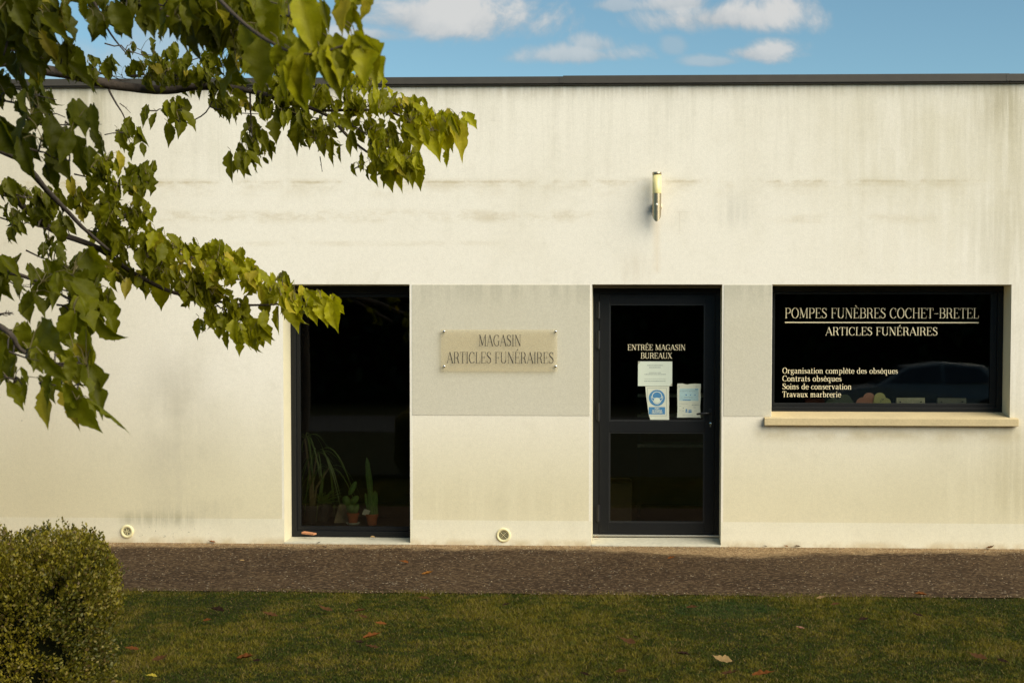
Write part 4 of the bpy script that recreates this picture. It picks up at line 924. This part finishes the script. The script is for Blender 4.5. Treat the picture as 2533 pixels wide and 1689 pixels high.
# main far limb
for k in range(3): spray(140, 150, 300, 185, 18, 7.9, 8, .098, 14, .15, .02, .8); spray(300, 175, 480, 180, 24, 8, 8, .10, 26, .2, .03, .9)
spray(240, 100, 360, 130, 14, 7.8, 7.9, .08, 6, .15, 0, .85); spray(380, 130, 560, 150, 26, 8, 8, .10, 26, .25, .02, .9)
spray(470, 195, 620, 225, 30, 8, 8, .105, 40, .3, .03, .95); spray(480, 245, 640, 270, 22, 8, 8, .11, 24, .3, .02, .9)
spray(540, 130, 700, 180, 34, 8, 8, .10, 45, .45, .03); spray(640, 210, 800, 240, 30, 8, 8, .105, 60, .6, .04); spray(620, 250, 790, 285, 26, 8, 8, .11, 34, .4, .03)
spray(570, 290, 592, 375, 20, 8, 8, .10, 20, .3, .02, .9); spray(540, 365, 570, 385, 12, 8, 8, .12, 7, .3, .0, .9)
spray(690, 290, 760, 340, 20, 8, 8, .105, 24, .45, .03); spray(680, 310, 700, 330, 8, 8, 8, .11, 4, .35, 0)
spray(780, 170, 880, 215, 26, 8, 8, .10, 26, .9, .05, 1.15); spray(780, 235, 900, 260, 24, 8, 8.1, .105, 40, .8, .05, 1.1)
spray(810, 290, 900, 330, 22, 8, 8, .10, 26, .5, .03); spray(865, 360, 960, 385, 20, 8, 8, .115, 44, .8, .04, 1.1); spray(850, 330, 930, 350, 18, 8, 8, .11, 16, .6, .03)
spray(890, 240, 970, 260, 16, 8.1, 8.1, .10, 24, .8, .08, 1.1); spray(930, 280, 1010, 300, 14, 8.1, 8.1, .12, 22, .9, .05, 1.1); spray(1000, 290, 1050, 300, 16, 8.1, 8.1, .125, 22, 1, .05, 1.2)
spray(810, 390, 850, 385, 10, 8, 8, .11, 3, .5)
# second limb
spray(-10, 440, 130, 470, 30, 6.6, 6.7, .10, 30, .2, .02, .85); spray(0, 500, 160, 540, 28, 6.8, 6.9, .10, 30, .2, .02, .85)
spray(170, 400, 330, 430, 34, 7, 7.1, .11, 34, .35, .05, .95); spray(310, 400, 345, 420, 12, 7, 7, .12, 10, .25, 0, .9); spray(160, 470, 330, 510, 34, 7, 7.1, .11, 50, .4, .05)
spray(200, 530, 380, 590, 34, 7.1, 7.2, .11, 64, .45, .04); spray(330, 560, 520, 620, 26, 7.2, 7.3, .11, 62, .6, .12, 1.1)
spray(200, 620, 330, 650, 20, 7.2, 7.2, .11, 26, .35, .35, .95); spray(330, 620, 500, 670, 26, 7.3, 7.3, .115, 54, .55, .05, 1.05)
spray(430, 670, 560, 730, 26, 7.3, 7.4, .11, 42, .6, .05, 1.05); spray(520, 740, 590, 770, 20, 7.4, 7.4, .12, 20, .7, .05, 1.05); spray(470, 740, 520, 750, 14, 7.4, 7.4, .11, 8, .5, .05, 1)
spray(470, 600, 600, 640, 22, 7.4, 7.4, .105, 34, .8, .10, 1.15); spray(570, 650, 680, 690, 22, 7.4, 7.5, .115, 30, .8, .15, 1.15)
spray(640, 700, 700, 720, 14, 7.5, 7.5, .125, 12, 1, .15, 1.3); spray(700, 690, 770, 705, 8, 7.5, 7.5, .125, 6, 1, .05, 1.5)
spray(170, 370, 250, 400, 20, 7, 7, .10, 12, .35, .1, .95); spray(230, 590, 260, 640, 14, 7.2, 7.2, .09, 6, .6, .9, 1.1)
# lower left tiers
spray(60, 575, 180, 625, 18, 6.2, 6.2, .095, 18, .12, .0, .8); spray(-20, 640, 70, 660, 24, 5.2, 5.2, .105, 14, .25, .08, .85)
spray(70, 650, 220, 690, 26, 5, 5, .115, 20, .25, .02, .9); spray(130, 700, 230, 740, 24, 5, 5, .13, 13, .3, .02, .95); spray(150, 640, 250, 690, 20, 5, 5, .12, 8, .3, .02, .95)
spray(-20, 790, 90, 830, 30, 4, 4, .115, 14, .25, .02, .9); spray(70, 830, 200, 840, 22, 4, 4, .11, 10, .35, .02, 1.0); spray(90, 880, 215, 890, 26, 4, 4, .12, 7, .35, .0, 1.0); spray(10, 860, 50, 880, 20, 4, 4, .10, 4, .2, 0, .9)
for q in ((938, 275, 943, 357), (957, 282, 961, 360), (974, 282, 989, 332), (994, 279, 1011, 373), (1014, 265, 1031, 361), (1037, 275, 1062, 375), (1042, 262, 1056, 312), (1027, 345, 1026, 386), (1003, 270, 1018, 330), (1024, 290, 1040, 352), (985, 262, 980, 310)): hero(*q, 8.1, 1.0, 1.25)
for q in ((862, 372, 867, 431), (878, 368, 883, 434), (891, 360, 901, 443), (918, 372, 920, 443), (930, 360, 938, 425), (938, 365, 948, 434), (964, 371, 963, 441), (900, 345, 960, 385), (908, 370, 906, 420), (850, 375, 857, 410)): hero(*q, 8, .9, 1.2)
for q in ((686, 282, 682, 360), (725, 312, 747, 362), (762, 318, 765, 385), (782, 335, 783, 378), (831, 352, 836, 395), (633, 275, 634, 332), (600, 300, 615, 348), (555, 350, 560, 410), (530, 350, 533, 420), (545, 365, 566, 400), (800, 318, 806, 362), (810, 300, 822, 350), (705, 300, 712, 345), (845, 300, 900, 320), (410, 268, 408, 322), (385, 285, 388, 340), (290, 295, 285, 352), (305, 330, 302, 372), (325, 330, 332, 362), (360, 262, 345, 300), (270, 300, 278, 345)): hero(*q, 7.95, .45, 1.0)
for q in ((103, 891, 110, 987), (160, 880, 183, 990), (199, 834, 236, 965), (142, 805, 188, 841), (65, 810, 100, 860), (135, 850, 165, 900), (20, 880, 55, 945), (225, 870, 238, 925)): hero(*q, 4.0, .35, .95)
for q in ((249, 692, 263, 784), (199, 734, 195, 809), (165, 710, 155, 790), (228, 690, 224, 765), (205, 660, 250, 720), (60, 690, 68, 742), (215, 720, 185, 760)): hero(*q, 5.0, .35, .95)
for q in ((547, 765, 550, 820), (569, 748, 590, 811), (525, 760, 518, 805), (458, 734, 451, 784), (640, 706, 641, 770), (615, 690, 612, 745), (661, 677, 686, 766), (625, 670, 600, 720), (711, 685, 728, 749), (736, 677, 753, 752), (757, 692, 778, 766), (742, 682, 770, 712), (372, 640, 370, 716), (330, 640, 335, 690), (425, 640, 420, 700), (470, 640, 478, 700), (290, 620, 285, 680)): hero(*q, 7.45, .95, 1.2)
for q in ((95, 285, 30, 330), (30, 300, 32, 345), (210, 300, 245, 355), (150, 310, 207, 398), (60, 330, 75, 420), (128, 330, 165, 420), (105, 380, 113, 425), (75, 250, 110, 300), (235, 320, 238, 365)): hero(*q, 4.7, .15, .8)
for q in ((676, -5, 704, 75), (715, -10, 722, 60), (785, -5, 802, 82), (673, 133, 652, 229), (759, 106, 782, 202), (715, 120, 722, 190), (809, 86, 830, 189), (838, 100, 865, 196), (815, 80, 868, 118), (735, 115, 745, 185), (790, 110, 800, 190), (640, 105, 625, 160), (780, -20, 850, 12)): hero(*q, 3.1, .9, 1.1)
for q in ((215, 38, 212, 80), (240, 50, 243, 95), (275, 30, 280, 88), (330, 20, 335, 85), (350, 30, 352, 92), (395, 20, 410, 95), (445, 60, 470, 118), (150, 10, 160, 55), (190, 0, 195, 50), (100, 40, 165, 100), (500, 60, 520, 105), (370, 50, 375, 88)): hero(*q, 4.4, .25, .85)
# crown continuing beyond the left and upper edge of the view
for (u0, v0, u1, v1, d) in ((-700, 300, -100, 160, 7), (-700, 420, -100, 330, 6.3), (-650, 560, -120, 560, 5.6), (-500, 60, -60, -80, 5), (-600, -100, -50, -250, 6), (-300, -300, 300, -200, 5), (-900, 0, -300, -100, 7), (-500, 700, -120, 700, 4.8), (-900, 200, -400, 250, 5), (-900, -300, -300, -450, 7)):
    spray(u0, v0, u1, v1, 90, d, d-.3, .11, 75, .3, .03, .9, dspread=1.0, sub=False)
trunk_base = vp(-760, 900, 6.9); trunk_base.z = -.02
tree = tag(empty('mulberry_tree', tuple(trunk_base)), 'broad leaved tree reaching drooping green and yellowing branches across the upper left', 'tree')
TW2 = MB(); fork = vp(-700, 380, 6.8); topt = vp(-650, -300, 6.6)
pts = [trunk_base.lerp(fork, t)+Vector((.05*math.sin(t*5), .03*math.cos(t*4), 0)) for t in np.linspace(0, 1, 9)]+[fork.lerp(topt, t) for t in (.3, .6, 1)]
TW2.tube(pts, [.20, .165, .15, .145, .14, .135, .13, .125, .12, .08, .05, .02], 16)
for p in ((-500, 60, 5.5), (-500, 600, 4.8), (-600, 560, 5.6), (-900, 200, 5), (-900, 0, 7), (-600, -100, 6), (-300, -300, 5), (-900, -300, 7)): TW.tube([fork, (fork+vp(*p))*.5+Vector((0, 0, .08)), vp(*p)], [.06, .035, .018], 8)
TW.tube([vp(-300, -300, 5), vp(0, -260, 4.2), vp(300, -180, 3.4)], [.018, .013, .010], 8)
TW.tube([vp(-100, -70, 4.8), vp(60, -60, 4.6)], [.010, .006], 6); TW.tube([vp(150, -60, 4.6), vp(205, -10, 5)], [.008, .006], 6)
TW2.build('trunk', M['bark'], tree, True); TW.build('branches', M['bark'], tree, True)
M['petiole'] = mat('petiole', (.14, .11, .04), .7)
# bare little spurs
random.seed(5); SP = MB()
for (u0, v0, u1, v1, d) in ((118, 287, 215, 295, 4.9), (215, 295, 228, 282, 4.9), (180, 290, 186, 272, 4.9), (205, 293, 203, 276, 4.9), (240, 310, 285, 305, 7.6), (275, 238, 300, 260, 7.8), (-5, 726, 30, 718, 4.5), (-5, 722, 24, 724, 4.5), (270, 505, 300, 488, 7), (275, 510, 305, 505, 7), (595, 345, 575, 330, 8), (100, 745, 135, 770, 5), (640, 640, 648, 625, 7.4), (648, 665, 649, 640, 7.4), (735, 360, 740, 395, 8)):
    a = vp(u0, v0, d); b = vp(u1, v1, d); SP.tube([a, a.lerp(b, .5)+Vector((0, 0, .005)), b], [.003, .0022, .0012], 5)
    for k in range(3): t = random.uniform(.3, 1); c = a.lerp(b, t); SP.tube([c, c+Vector((random.uniform(-.01, .015), 0, random.uniform(-.004, .02)))], [.0018, .001], 4)
SP.build('spurs', M['bark'], tree, True); PET.build('leaf_stalks', M['petiole'], tree)
npmesh('crown', np.array(LV), np.array(LF), M['leaf'], tree, np.array(LC), True)

# ------------------------------------------------------------------ bush
bd = 6.2
bc = P(*V(-30, 1570), bd); cxb, cyb = float(bc[0]), float(bc[1])
ztop = float(P(*V(80, 1228), bd)[2]); rx = float(P(*V(252, 1400), bd)[0])-cxb
print('bush', cxb, cyb, ztop, rx)
bush = tag(empty('clipped_bush', (cxb, cyb, 0)), 'dense small leaved clipped bush, olive and yellow green, at lower left on the lawn', 'bush')
def bush_surf(th, ph, k=1.0):       # superellipsoid, flat-topped
    ct, st = np.cos(th), np.sin(th); cp, sp = np.cos(ph), np.sin(ph); e1, e2 = .44, .8
    f = lambda c, e: np.sign(c)*np.abs(c)**e
    h = ztop/2
    x_ = rx*f(cp, e1)*f(ct, e2); y_ = rx*.85*f(cp, e1)*f(st, e2); z_ = h*f(sp, e1)
    n = np.array([noise.noise(Vector((a*3.2, b*3.2, c*3.2))) for a, b, c in zip(x_, y_, z_)])
    n2 = np.array([noise.noise(Vector((a*9+7, b*9, c*9))) for a, b, c in zip(x_, y_, z_)])
    s = k*(1+.09*n+.05*n2)
    return np.stack([cxb+x_*s, cyb+y_*s, np.maximum(h+z_*(1+(s-1)*.5), .01)], 1), n, n2
N = 115000
th = rng.uniform(0, 2*np.pi, N); ph = np.where(rng.random(N) < .6, np.arcsin(rng.uniform(-.95, 1, N)), rng.uniform(-.6, .9, N))
uu = rng.uniform(-1, 1, N); ph = np.where(rng.random(N) < .72, np.arcsin(np.sign(uu)*np.abs(uu)**(1/.44)), np.arcsin(rng.uniform(.2, 1, N)))
Pp, n1_, n2_ = bush_surf(th, ph, 1.0)
depth_ = rng.random(N)**2*.14
ctr = np.array([cxb, cyb, ztop*.5]); outw = Pp-ctr; outw /= np.linalg.norm(outw, axis=1)[:, None]
hole = (n2_+.6*n1_ < -.30); depth_ = np.where(hole, depth_+.13, depth_)
Pp = Pp-outw*depth_[:, None]+rng.normal(0, .008, (N, 3))
sprig = np.zeros(N, bool)
vis = (Pp[:, 2] > ztop*.55)
cand = np.where(vis)[0]; used = rng.permutation(cand)[:600*14].reshape(600, 14)
for row in used:
    c0 = Pp[row[0]]+outw[row[0]]*depth_[row[0]]; dv = outw[row[0]]*.5+np.array([rng.normal(0, .25), rng.normal(0, .25), .9]); dv /= np.linalg.norm(dv); Ls_ = rng.uniform(.015, .055)
    Pp[row] = c0+dv*np.linspace(0, Ls_, 14)[:, None]+rng.normal(0, .002, (14, 3))
dirv = outw*.6+rng.normal(0, .55, (N, 3))+np.array([0, 0, .55]); dirv /= np.linalg.norm(dirv, axis=1)[:, None]
side = np.cross(dirv, rng.normal(0, 1, (N, 3))); side /= np.linalg.norm(side, axis=1)[:, None]
Ls = rng.uniform(.010, .021, N)[:, None]; Wd = Ls*.28
vb4 = np.stack([Pp, Pp+dirv*Ls*.5+side*Wd, Pp+dirv*Ls, Pp+dirv*Ls*.5-side*Wd], 1).reshape(-1, 3); vb4[:, 2] = np.maximum(vb4[:, 2], .003)
fb4 = np.arange(N*4).reshape(-1, 4)
mixn = np.clip(.5+n1_*.9+rng.normal(0, .25, N), 0, 1)[:, None]
bcol = (1-mixn)*np.array([.065, .068, .005])+mixn*np.array([.26, .21, .014]); br_ = rng.random(N) < .10; bcol[br_] = np.array([.26, .20, .05]); bk = rng.random(N) < .06; bcol[bk] = np.array([.11, .07, .02])
bcol *= rng.uniform(.7, 1.25, (N, 1)); 
npmesh('foliage', vb4, fb4, M['bush'], bush, np.repeat(bcol, 4, 0))
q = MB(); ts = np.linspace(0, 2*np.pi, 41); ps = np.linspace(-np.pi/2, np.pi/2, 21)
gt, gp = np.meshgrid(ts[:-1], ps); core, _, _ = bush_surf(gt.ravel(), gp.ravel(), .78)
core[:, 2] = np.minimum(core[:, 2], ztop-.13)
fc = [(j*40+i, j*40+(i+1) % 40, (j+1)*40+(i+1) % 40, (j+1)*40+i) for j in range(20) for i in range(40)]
npmesh('dark_core', core, np.array(fc), M['hedgecore'], bush)  # smooth near-black shell, painted as the shade deep inside the bush

# ------------------------------------------------------------------ grass (stuff)
def grass(N, x0, x1, y0, y1, h0, h1, wd):
    gx = rng.uniform(x0, x1, N); gy = rng.uniform(y0, y1, N)
    edge = PE+.05+.06*np.sin(gx*2.1)+.04*np.sin(gx*7+1)+.03*np.sin(gx*17)+.12*rng.normal(0, .5, N); keep = gy < edge; gx, gy = gx[keep], gy[keep]; N = len(gx)
    lo = np.array([noise.noise(Vector((a*.8, b*.55, 0))) for a, b in zip(gx, gy)]); mi = np.array([noise.noise(Vector((a*3.2, b*2.2, 5))) for a, b in zip(gx, gy)])
    H = rng.uniform(h0, h1, N)*(1+.5*lo+.5*mi); H = np.maximum(H, .006)
    a = rng.uniform(0, 2*np.pi, N); lean = rng.uniform(.3, 2.6, N)
    base = np.stack([gx, gy, np.full(N, -.011)], 1); d = np.stack([np.cos(a)*lean, np.sin(a)*lean, np.ones(N)], 1)
    d /= np.linalg.norm(d, axis=1)[:, None]; b_ = rng.uniform(0, np.pi, N); s = np.stack([np.cos(b_), np.sin(b_), np.zeros(N)], 1)*wd*rng.uniform(.6, 1.3, N)[:, None]
    tip = base+d*H[:, None]
    v = np.stack([base-s, base+s, tip], 1).reshape(-1, 3); f = np.arange(len(v)).reshape(-1, 3)
    mj = np.array([noise.noise(Vector((a*11, b*11, 9))) for a, b in zip(gx, gy)]); k = np.clip(.47+lo*.5+mi*.8+mj*1.0-np.clip(gx-1.2, 0, 2)*.12+rng.normal(0, .15, N), 0, 1)[:, None]
    k = k**1.35; c = (1-k)*np.array([.040, .056, .003])+k*np.array([.145, .120, .010])
    dry = rng.random(N) < .10+.12*(mi > .15); c[dry] = np.array([.17, .125, .04])
    teal = ((gx-P(*V(1600, 0), 1)[0]*0-.55)**2/.12+(gy+3.05)**2/.10 < 1); c[teal] = c[teal]*.65+np.array([.02, .07, .022])*.35
    c *= rng.uniform(.65, 1.3, (N, 1)); return v, f, np.repeat(c, 3, 0)
v, f, c = grass(560000, -4.6, 3.6, -6.4, PE+.1, .008, .028, .0026)
for (xa, xb) in ((3.6, 7.5), (-8.0, -4.6)):
    v2, f2, c2 = grass(110000, xa, xb, -6.4, PE+.1, .010, .030, .0032); f = np.concatenate([f, f2+len(v)]); v = np.concatenate([v, v2]); c = np.concatenate([c, c2])
o = npmesh('grass', v, f, M['blade'], None, c); tag(o, 'short uneven green and yellowing mossy lawn in front of the path', 'grass', kind='stuff')

# ------------------------------------------------------------------ loose gravel at the wall foot and path edge (stuff)
Ng = 9000; gx = rng.uniform(-5.2, 4.2, Ng); gy = -np.abs(rng.normal(0, .13, Ng))-.006
q_ = rng.random(Ng) < .22; gy[q_] = rng.uniform(PE, -.05, q_.sum()); q_ = rng.random(Ng) < .10; gy[q_] = PE+rng.normal(.03, .05, q_.sum())
gr = rng.uniform(.0018, .0055, Ng)[:, None]; bp = np.stack([gx, gy, np.full(Ng, -.004)], 1)
oct_ = np.array([[1, 0, 0], [0, 1, 0], [-1, 0, 0], [0, -1, 0], [0, 0, .9], [0, 0, -.2]])
gv = (bp[:, None, :]+oct_[None]*gr[:, None, :]*rng.uniform(.6, 1.3, (Ng, 6, 1))).reshape(-1, 3)
ft = np.array([[0, 1, 4], [1, 2, 4], [2, 3, 4], [3, 0, 4]]); gf = (np.arange(Ng)[:, None, None]*6+ft[None]).reshape(-1, 3)
pal = np.array([[.34, .24, .13], [.22, .15, .09], [.46, .38, .26], [.13, .09, .06], [.30, .18, .09]]); gc = np.repeat(pal[rng.integers(0, 5, Ng)]*rng.uniform(.6, 1.2, (Ng, 1)), 6, 0)
o = npmesh('gravel', gv, gf, M['dry'], None, gc); tag(o, 'fine tan and brown grit scattered along the wall foot and over the path', 'gravel', kind='stuff')
# ------------------------------------------------------------------ fallen leaves
ORANGE, RUST, BROWN, DARK, TAN, YEL, PINK = (.48, .20, .04), (.22, .075, .018), (.12, .055, .020), (.035, .018, .010), (.40, .26, .11), (.50, .40, .05), (.36, .18, .12)
FL = [  # u, v (reading units), size, colour, flatness, label
 (985, 1321, .13, ORANGE, .5, 'bright orange brown leaf curled on the asphalt path'),
 (926, 1293, .11, RUST, .4, 'rust brown leaf on the path up and left of the bright orange one'),
 (1544, 1284, .08, RUST, .2, 'small dark red leaf on the sandy path in front of the door'),
 (733, 1249, .07, DARK, .9, 'black curled leaf at the foot of the tall window step'),
 (744, 1258, .05, DARK, .5, 'tiny dark leaf on the gravel just below the black curled one'),
 (495, 1242, .09, RUST, .4, 'brown leaf at the wall foot left of the tall window'),
 (1800, 1251, .05, RUST, .6, 'reddish leaf against the wall foot right of the door'),
 (1755, 1254, .05, DARK, .4, 'tiny dark leaf at the wall foot nearest the door on its right'),
 (1826, 1252, .08, BROWN, .3, 'flat brown leaf at the wall foot beside the reddish one'),
 (2258, 1250, .09, BROWN, .4, 'brown leaf at the wall foot below the right end of the sill'),
 (2232, 1254, .05, DARK, .3, 'tiny dark leaf at the wall foot left of the one under the sill end'),
 (555, 1289, .05, TAN, .3, 'small tan leaf on the path below the tall window, to the left'),
 (972, 1382, .10, BROWN, .7, 'dark brown leaf upright in the grass near the path edge'),
 (1165, 1396, .07, DARK, .6, 'small black leaf in the grass midway along the path edge'),
 (1592, 1403, .10, BROWN, .5, 'brown leaf on the dark bluish patch of grass'),
 (745, 1408, .12, BROWN, .4, 'long brown leaf in the grass below the tall window'),
 (830, 1411, .10, BROWN, .3, 'dull brown leaf in the grass, upper one of a loose trio'),
 (831, 1425, .08, BROWN, .3, 'dull brown leaf in the grass, middle one of a loose trio'),
 (872, 1441, .09, RUST, .4, 'reddish leaf in the grass, lowest one of a loose trio'),
 (495, 1410, .12, DARK, .7, 'dark crumpled leaf in the grass beside the bush'),
 (478, 1433, .07, RUST, .7, 'small reddish leaf just below the dark crumpled one by the bush'),
 (615, 1422, .13, BROWN, .3, 'flat brown leaf half sunk in the grass right of the bush'),
 (858, 1471, .13, RUST, .5, 'red brown leaf with a folded edge in the middle of the lawn'),
 (850, 1496, .11, BROWN, .4, 'brown leaf directly below the folded red brown one'),
 (822, 1484, .07, DARK, .3, 'small dark leaf left of the folded red brown one'),
 (568, 1521, .13, RUST, .4, 'red brown leaf low on the lawn towards the bush'),
 (592, 1526, .06, DARK, .4, 'small dark scrap touching the low red brown leaf'),
 (1437, 1483, .13, BROWN, .8, 'large brown leaf with raised points below the door'),
 (1458, 1470, .04, DARK, .5, 'tiny black leaf up and right of the leaf with raised points'),
 (1566, 1512, .10, DARK, .8, 'dark folded leaf standing in the lawn below the door'),
 (1655, 1527, .13, TAN, .5, 'pale tan leaf with a frayed edge low on the lawn'),
 (1680, 1558, .13, BROWN, .5, 'broad brown leaf cut by the bottom of the view'),
 (1757, 1560, .14, RUST, .9, 'upright pointed rust leaf at the bottom of the view'),
 (1920, 1395, .08, BROWN, .6, 'rounded brown leaf in the grass under the wide window'),
 (1888, 1380, .08, TAN, .4, 'pale leaf at the grass edge left of the rounded brown one'),
 (1835, 1451, .08, PINK, .4, 'pinkish leaf scrap in the middle of the right lawn'),
 (2105, 1421, .09, DARK, .3, 'dark leaf in the grass under the right part of the sill'),
 (2112, 1373, .12, RUST, .2, 'long reddish leaf lying along the grass edge'),
 (2243, 1520, .12, BROWN, .6, 'brown leaf low in the right lawn beside a dark one'),
 (2300, 1528, .08, DARK, .5, 'dark leaf at the far right of the lawn'),
 (1430, 1552, .08, BROWN, .5, 'brown leaf at the bottom of the lawn, midway'),
 (1985, 1430, .08, DARK, .4, 'dark scrap in the grass between the two leaves under the wide window'),
 (345, 1563, .07, YEL, .4, 'yellow leaf at the foot of the bush, at the bottom of the view'),
 (300, 1500, .10, RUST, .4, 'rust leaf in the shade right beside the bush'),
 (370, 1523, .10, BROWN, .4, 'dull brown leaf in the grass a step right of the bush'),
 (1340, 1558, .07, DARK, .6, 'small dark leaf at the bottom of the view below the door'),
]
random.seed(21)
for (u, v, s, colr, up, lab) in FL:
    s *= .84; up = up*.6+.25; colr = [q_*(.62 if v > 1340 else .9) for q_ in colr]
    p = Vector(G(*V(u, v))); onp = p.y > PE
    if p.y > -.02: p.y = -.03
    st = ([], [], []); ang = random.uniform(-.6, .6)+(math.pi if random.random() < .5 else 0)
    zb = .006 if onp else .026
    d = Vector((math.cos(ang), math.sin(ang)*.8, .02+up*.12)); nrm = Vector((random.gauss(0, .12), -.10-up*.25, 1))
    p0 = Vector((-math.cos(ang)*s*.5, -math.sin(ang)*s*.4, 0))
    cc = Vector(colr)*random.uniform(.85, 1.15)
    add_leaf(p0, s, d, nrm, cc, -random.uniform(.2, .9), random.uniform(.2, .5), ti=random.choice((0, 1, 2, 3)), store=st)
    a = np.array(st[0]); a[:, 2] += -a[:, 2].min()+zb-(0 if onp else .006); cl_ = np.array(st[2])
    o = npmesh('fallen_leaf', a, np.array(st[1]), M['dry'], None, cl_, True); o.location = (p.x, p.y, 0)
    tag(o, lab, 'leaf', 'fallen leaves on the ground')
# scrap of orange wood/tile on the step
pa = W(*V(710, 1231), .2)
ck = MB().hexa([(pa[0]-.06, .17, .062), (pa[0]+.055, .13, .055), (pa[0]+.075, .16, .06), (pa[0]-.04, .20, .068), (pa[0]-.06, .17, .077), (pa[0]+.055, .13, .068), (pa[0]+.075, .16, .072), (pa[0]-.04, .20, .082)]).build('terracotta_chip', mat('chip', rough=.8, fn=grain((.50, .22, .10), .15, 60, .2)))
tag(ck, 'orange terracotta chip lying on the tall window step', 'chip')
for (u, v, lab, m, s) in ((858, 1232, 'small tan leaf crumb in the middle of the tall window step', TAN, .05), (1372, 1240, 'small dull leaf in the left corner of the door step', BROWN, .045)):
    st = ([], [], []); add_leaf(Vector((-s/2, 0, 0)), s, Vector((1, .2, .1)), Vector((0, -.5, .8)), Vector(m), 1.0, .5, ti=1, store=st); a = np.array(st[0]); a[:, 2] -= a[:, 2].min()
    pp_ = W(*V(u, v), .16); zz = .012+(FB if u < 1000 else dz0-.014)*(.17/TH)
    o = npmesh('fallen_leaf', a, np.array(st[1]), M['dry'], None, np.array(st[2]), True); o.location = (pp_[0], .16, zz); tag(o, lab, 'leaf', 'fallen leaves on the ground')

# ------------------------------------------------------------------ across the road: what the dark glass reflects
random.seed(3)
hd = tag(empty('tall_hedge', (0, -34, 0)), 'tall dark hedge along the far side of the road behind the camera', 'hedge')
Nh = 26000; hx_ = rng.uniform(-60, 60, Nh); hh = 7.5+.8*np.sin(hx_*.35)+.5*np.sin(hx_*1.1); hz_ = rng.random(Nh)*hh; hy = -34+rng.normal(0, .35, Nh)
pc = np.stack([hx_, hy, hz_], 1); d1 = rng.normal(0, 1, (Nh, 3)); d1 /= np.linalg.norm(d1, axis=1)[:, None]; d2 = np.cross(d1, rng.normal(0, 1, (Nh, 3))); d2 /= np.linalg.norm(d2, axis=1)[:, None]
sz = rng.uniform(.12, .3, Nh)[:, None]; v = np.stack([pc-d1*sz, pc+d2*sz*.5, pc+d1*sz, pc-d2*sz*.5], 1).reshape(-1, 3); v[:, 2] = np.maximum(v[:, 2], 0)
npmesh('foliage', v, np.arange(Nh*4).reshape(-1, 4), M['bush'], hd, np.repeat(np.array([[.03, .045, .012]])*rng.uniform(.5, 1.4, (Nh, 1)), 4, 0))
q = MB(); xs = np.linspace(-60, 60, 121)
for i in range(120):
    h = 6.8+.8*math.sin(xs[i]*.35); q.box((xs[i], -34.9, 0), (xs[i+1]-.002, -34.3, h))
q.build('dark_core', M['hedgecore'], hd)  # near-black blocks stand in for shade between the hedge leaves
# parked car
car = tag(empty('parked_car', (6.4, -20.6, 0)), 'silver grey parked car behind the camera, mirrored in the wide window', 'car')
cX, cY = 6.4, -20.6
side = [(-2.1, .35), (-2.15, .62), (-1.95, .80), (-1.15, .93), (-.45, 1.36), (.35, 1.46), (1.25, 1.38), (1.85, 1.0), (2.1, .92), (2.15, .5), (2.05, .32)]
def loft(prof, hw, hwt, zt0):
    q = MB(); n = len(prof)
    for sg in (-1, 1):
        for x_, z_ in prof: q.v.append((cX+x_, cY+sg*(hw if z_ < zt0 else hw-(z_-zt0)*hwt), z_))
    q.f.append(tuple(range(n))); q.f.append(tuple(range(2*n-1, n-1, -1)))
    for k in range(n): q.f.append((k, n+k, n+(k+1) % n, (k+1) % n))
    return q
loft(side, .85, .45, .9).build('body', M['carpaint'], car, bevel=.03)
for nm, pr in (('side_window', [(-.95, .97), (-.42, 1.30), (.3, 1.39), (.3, .98)]), ('side_window', [(.38, .98), (.38, 1.39), (1.15, 1.32), (1.5, 1.0)])):
    q = MB()
    for sg in (-1, 1):
        p = [(cX+a, cY+sg*(.855-(b-.9)*.45), b) for a, b in pr]; q.face(p if sg < 0 else p[::-1])
    q.build(nm, M['carglass'], car)
q = MB(); q.face([(cX-1.12, cY-.74, .965), (cX-.50, cY-.62, 1.345), (cX-.50, cY+.62, 1.345), (cX-1.12, cY+.74, .965)]); q.build('windscreen', M['carglass'], car)
for x_ in (-1.35, 1.35):
    for sg in (-1, 1):
        wq = MB().lathe([(.32, -.1), (.33, -.06), (.33, .06), (.32, .1)], (cX+x_, cY+sg*.80, .33), 24, 'y').build('wheel', M['tyre'], car)
        MB().lathe([(.2, -.105), (.2, .105)], (cX+x_, cY+sg*.80, .33), 20, 'y').build('rim', M['rim'], wq)
for sg in (-1, 1): MB().box((cX-2.13, cY+sg*.62-.14, .58), (cX-2.0, cY+sg*.62+.14, .70)).build('headlight', M['saucer'], car)
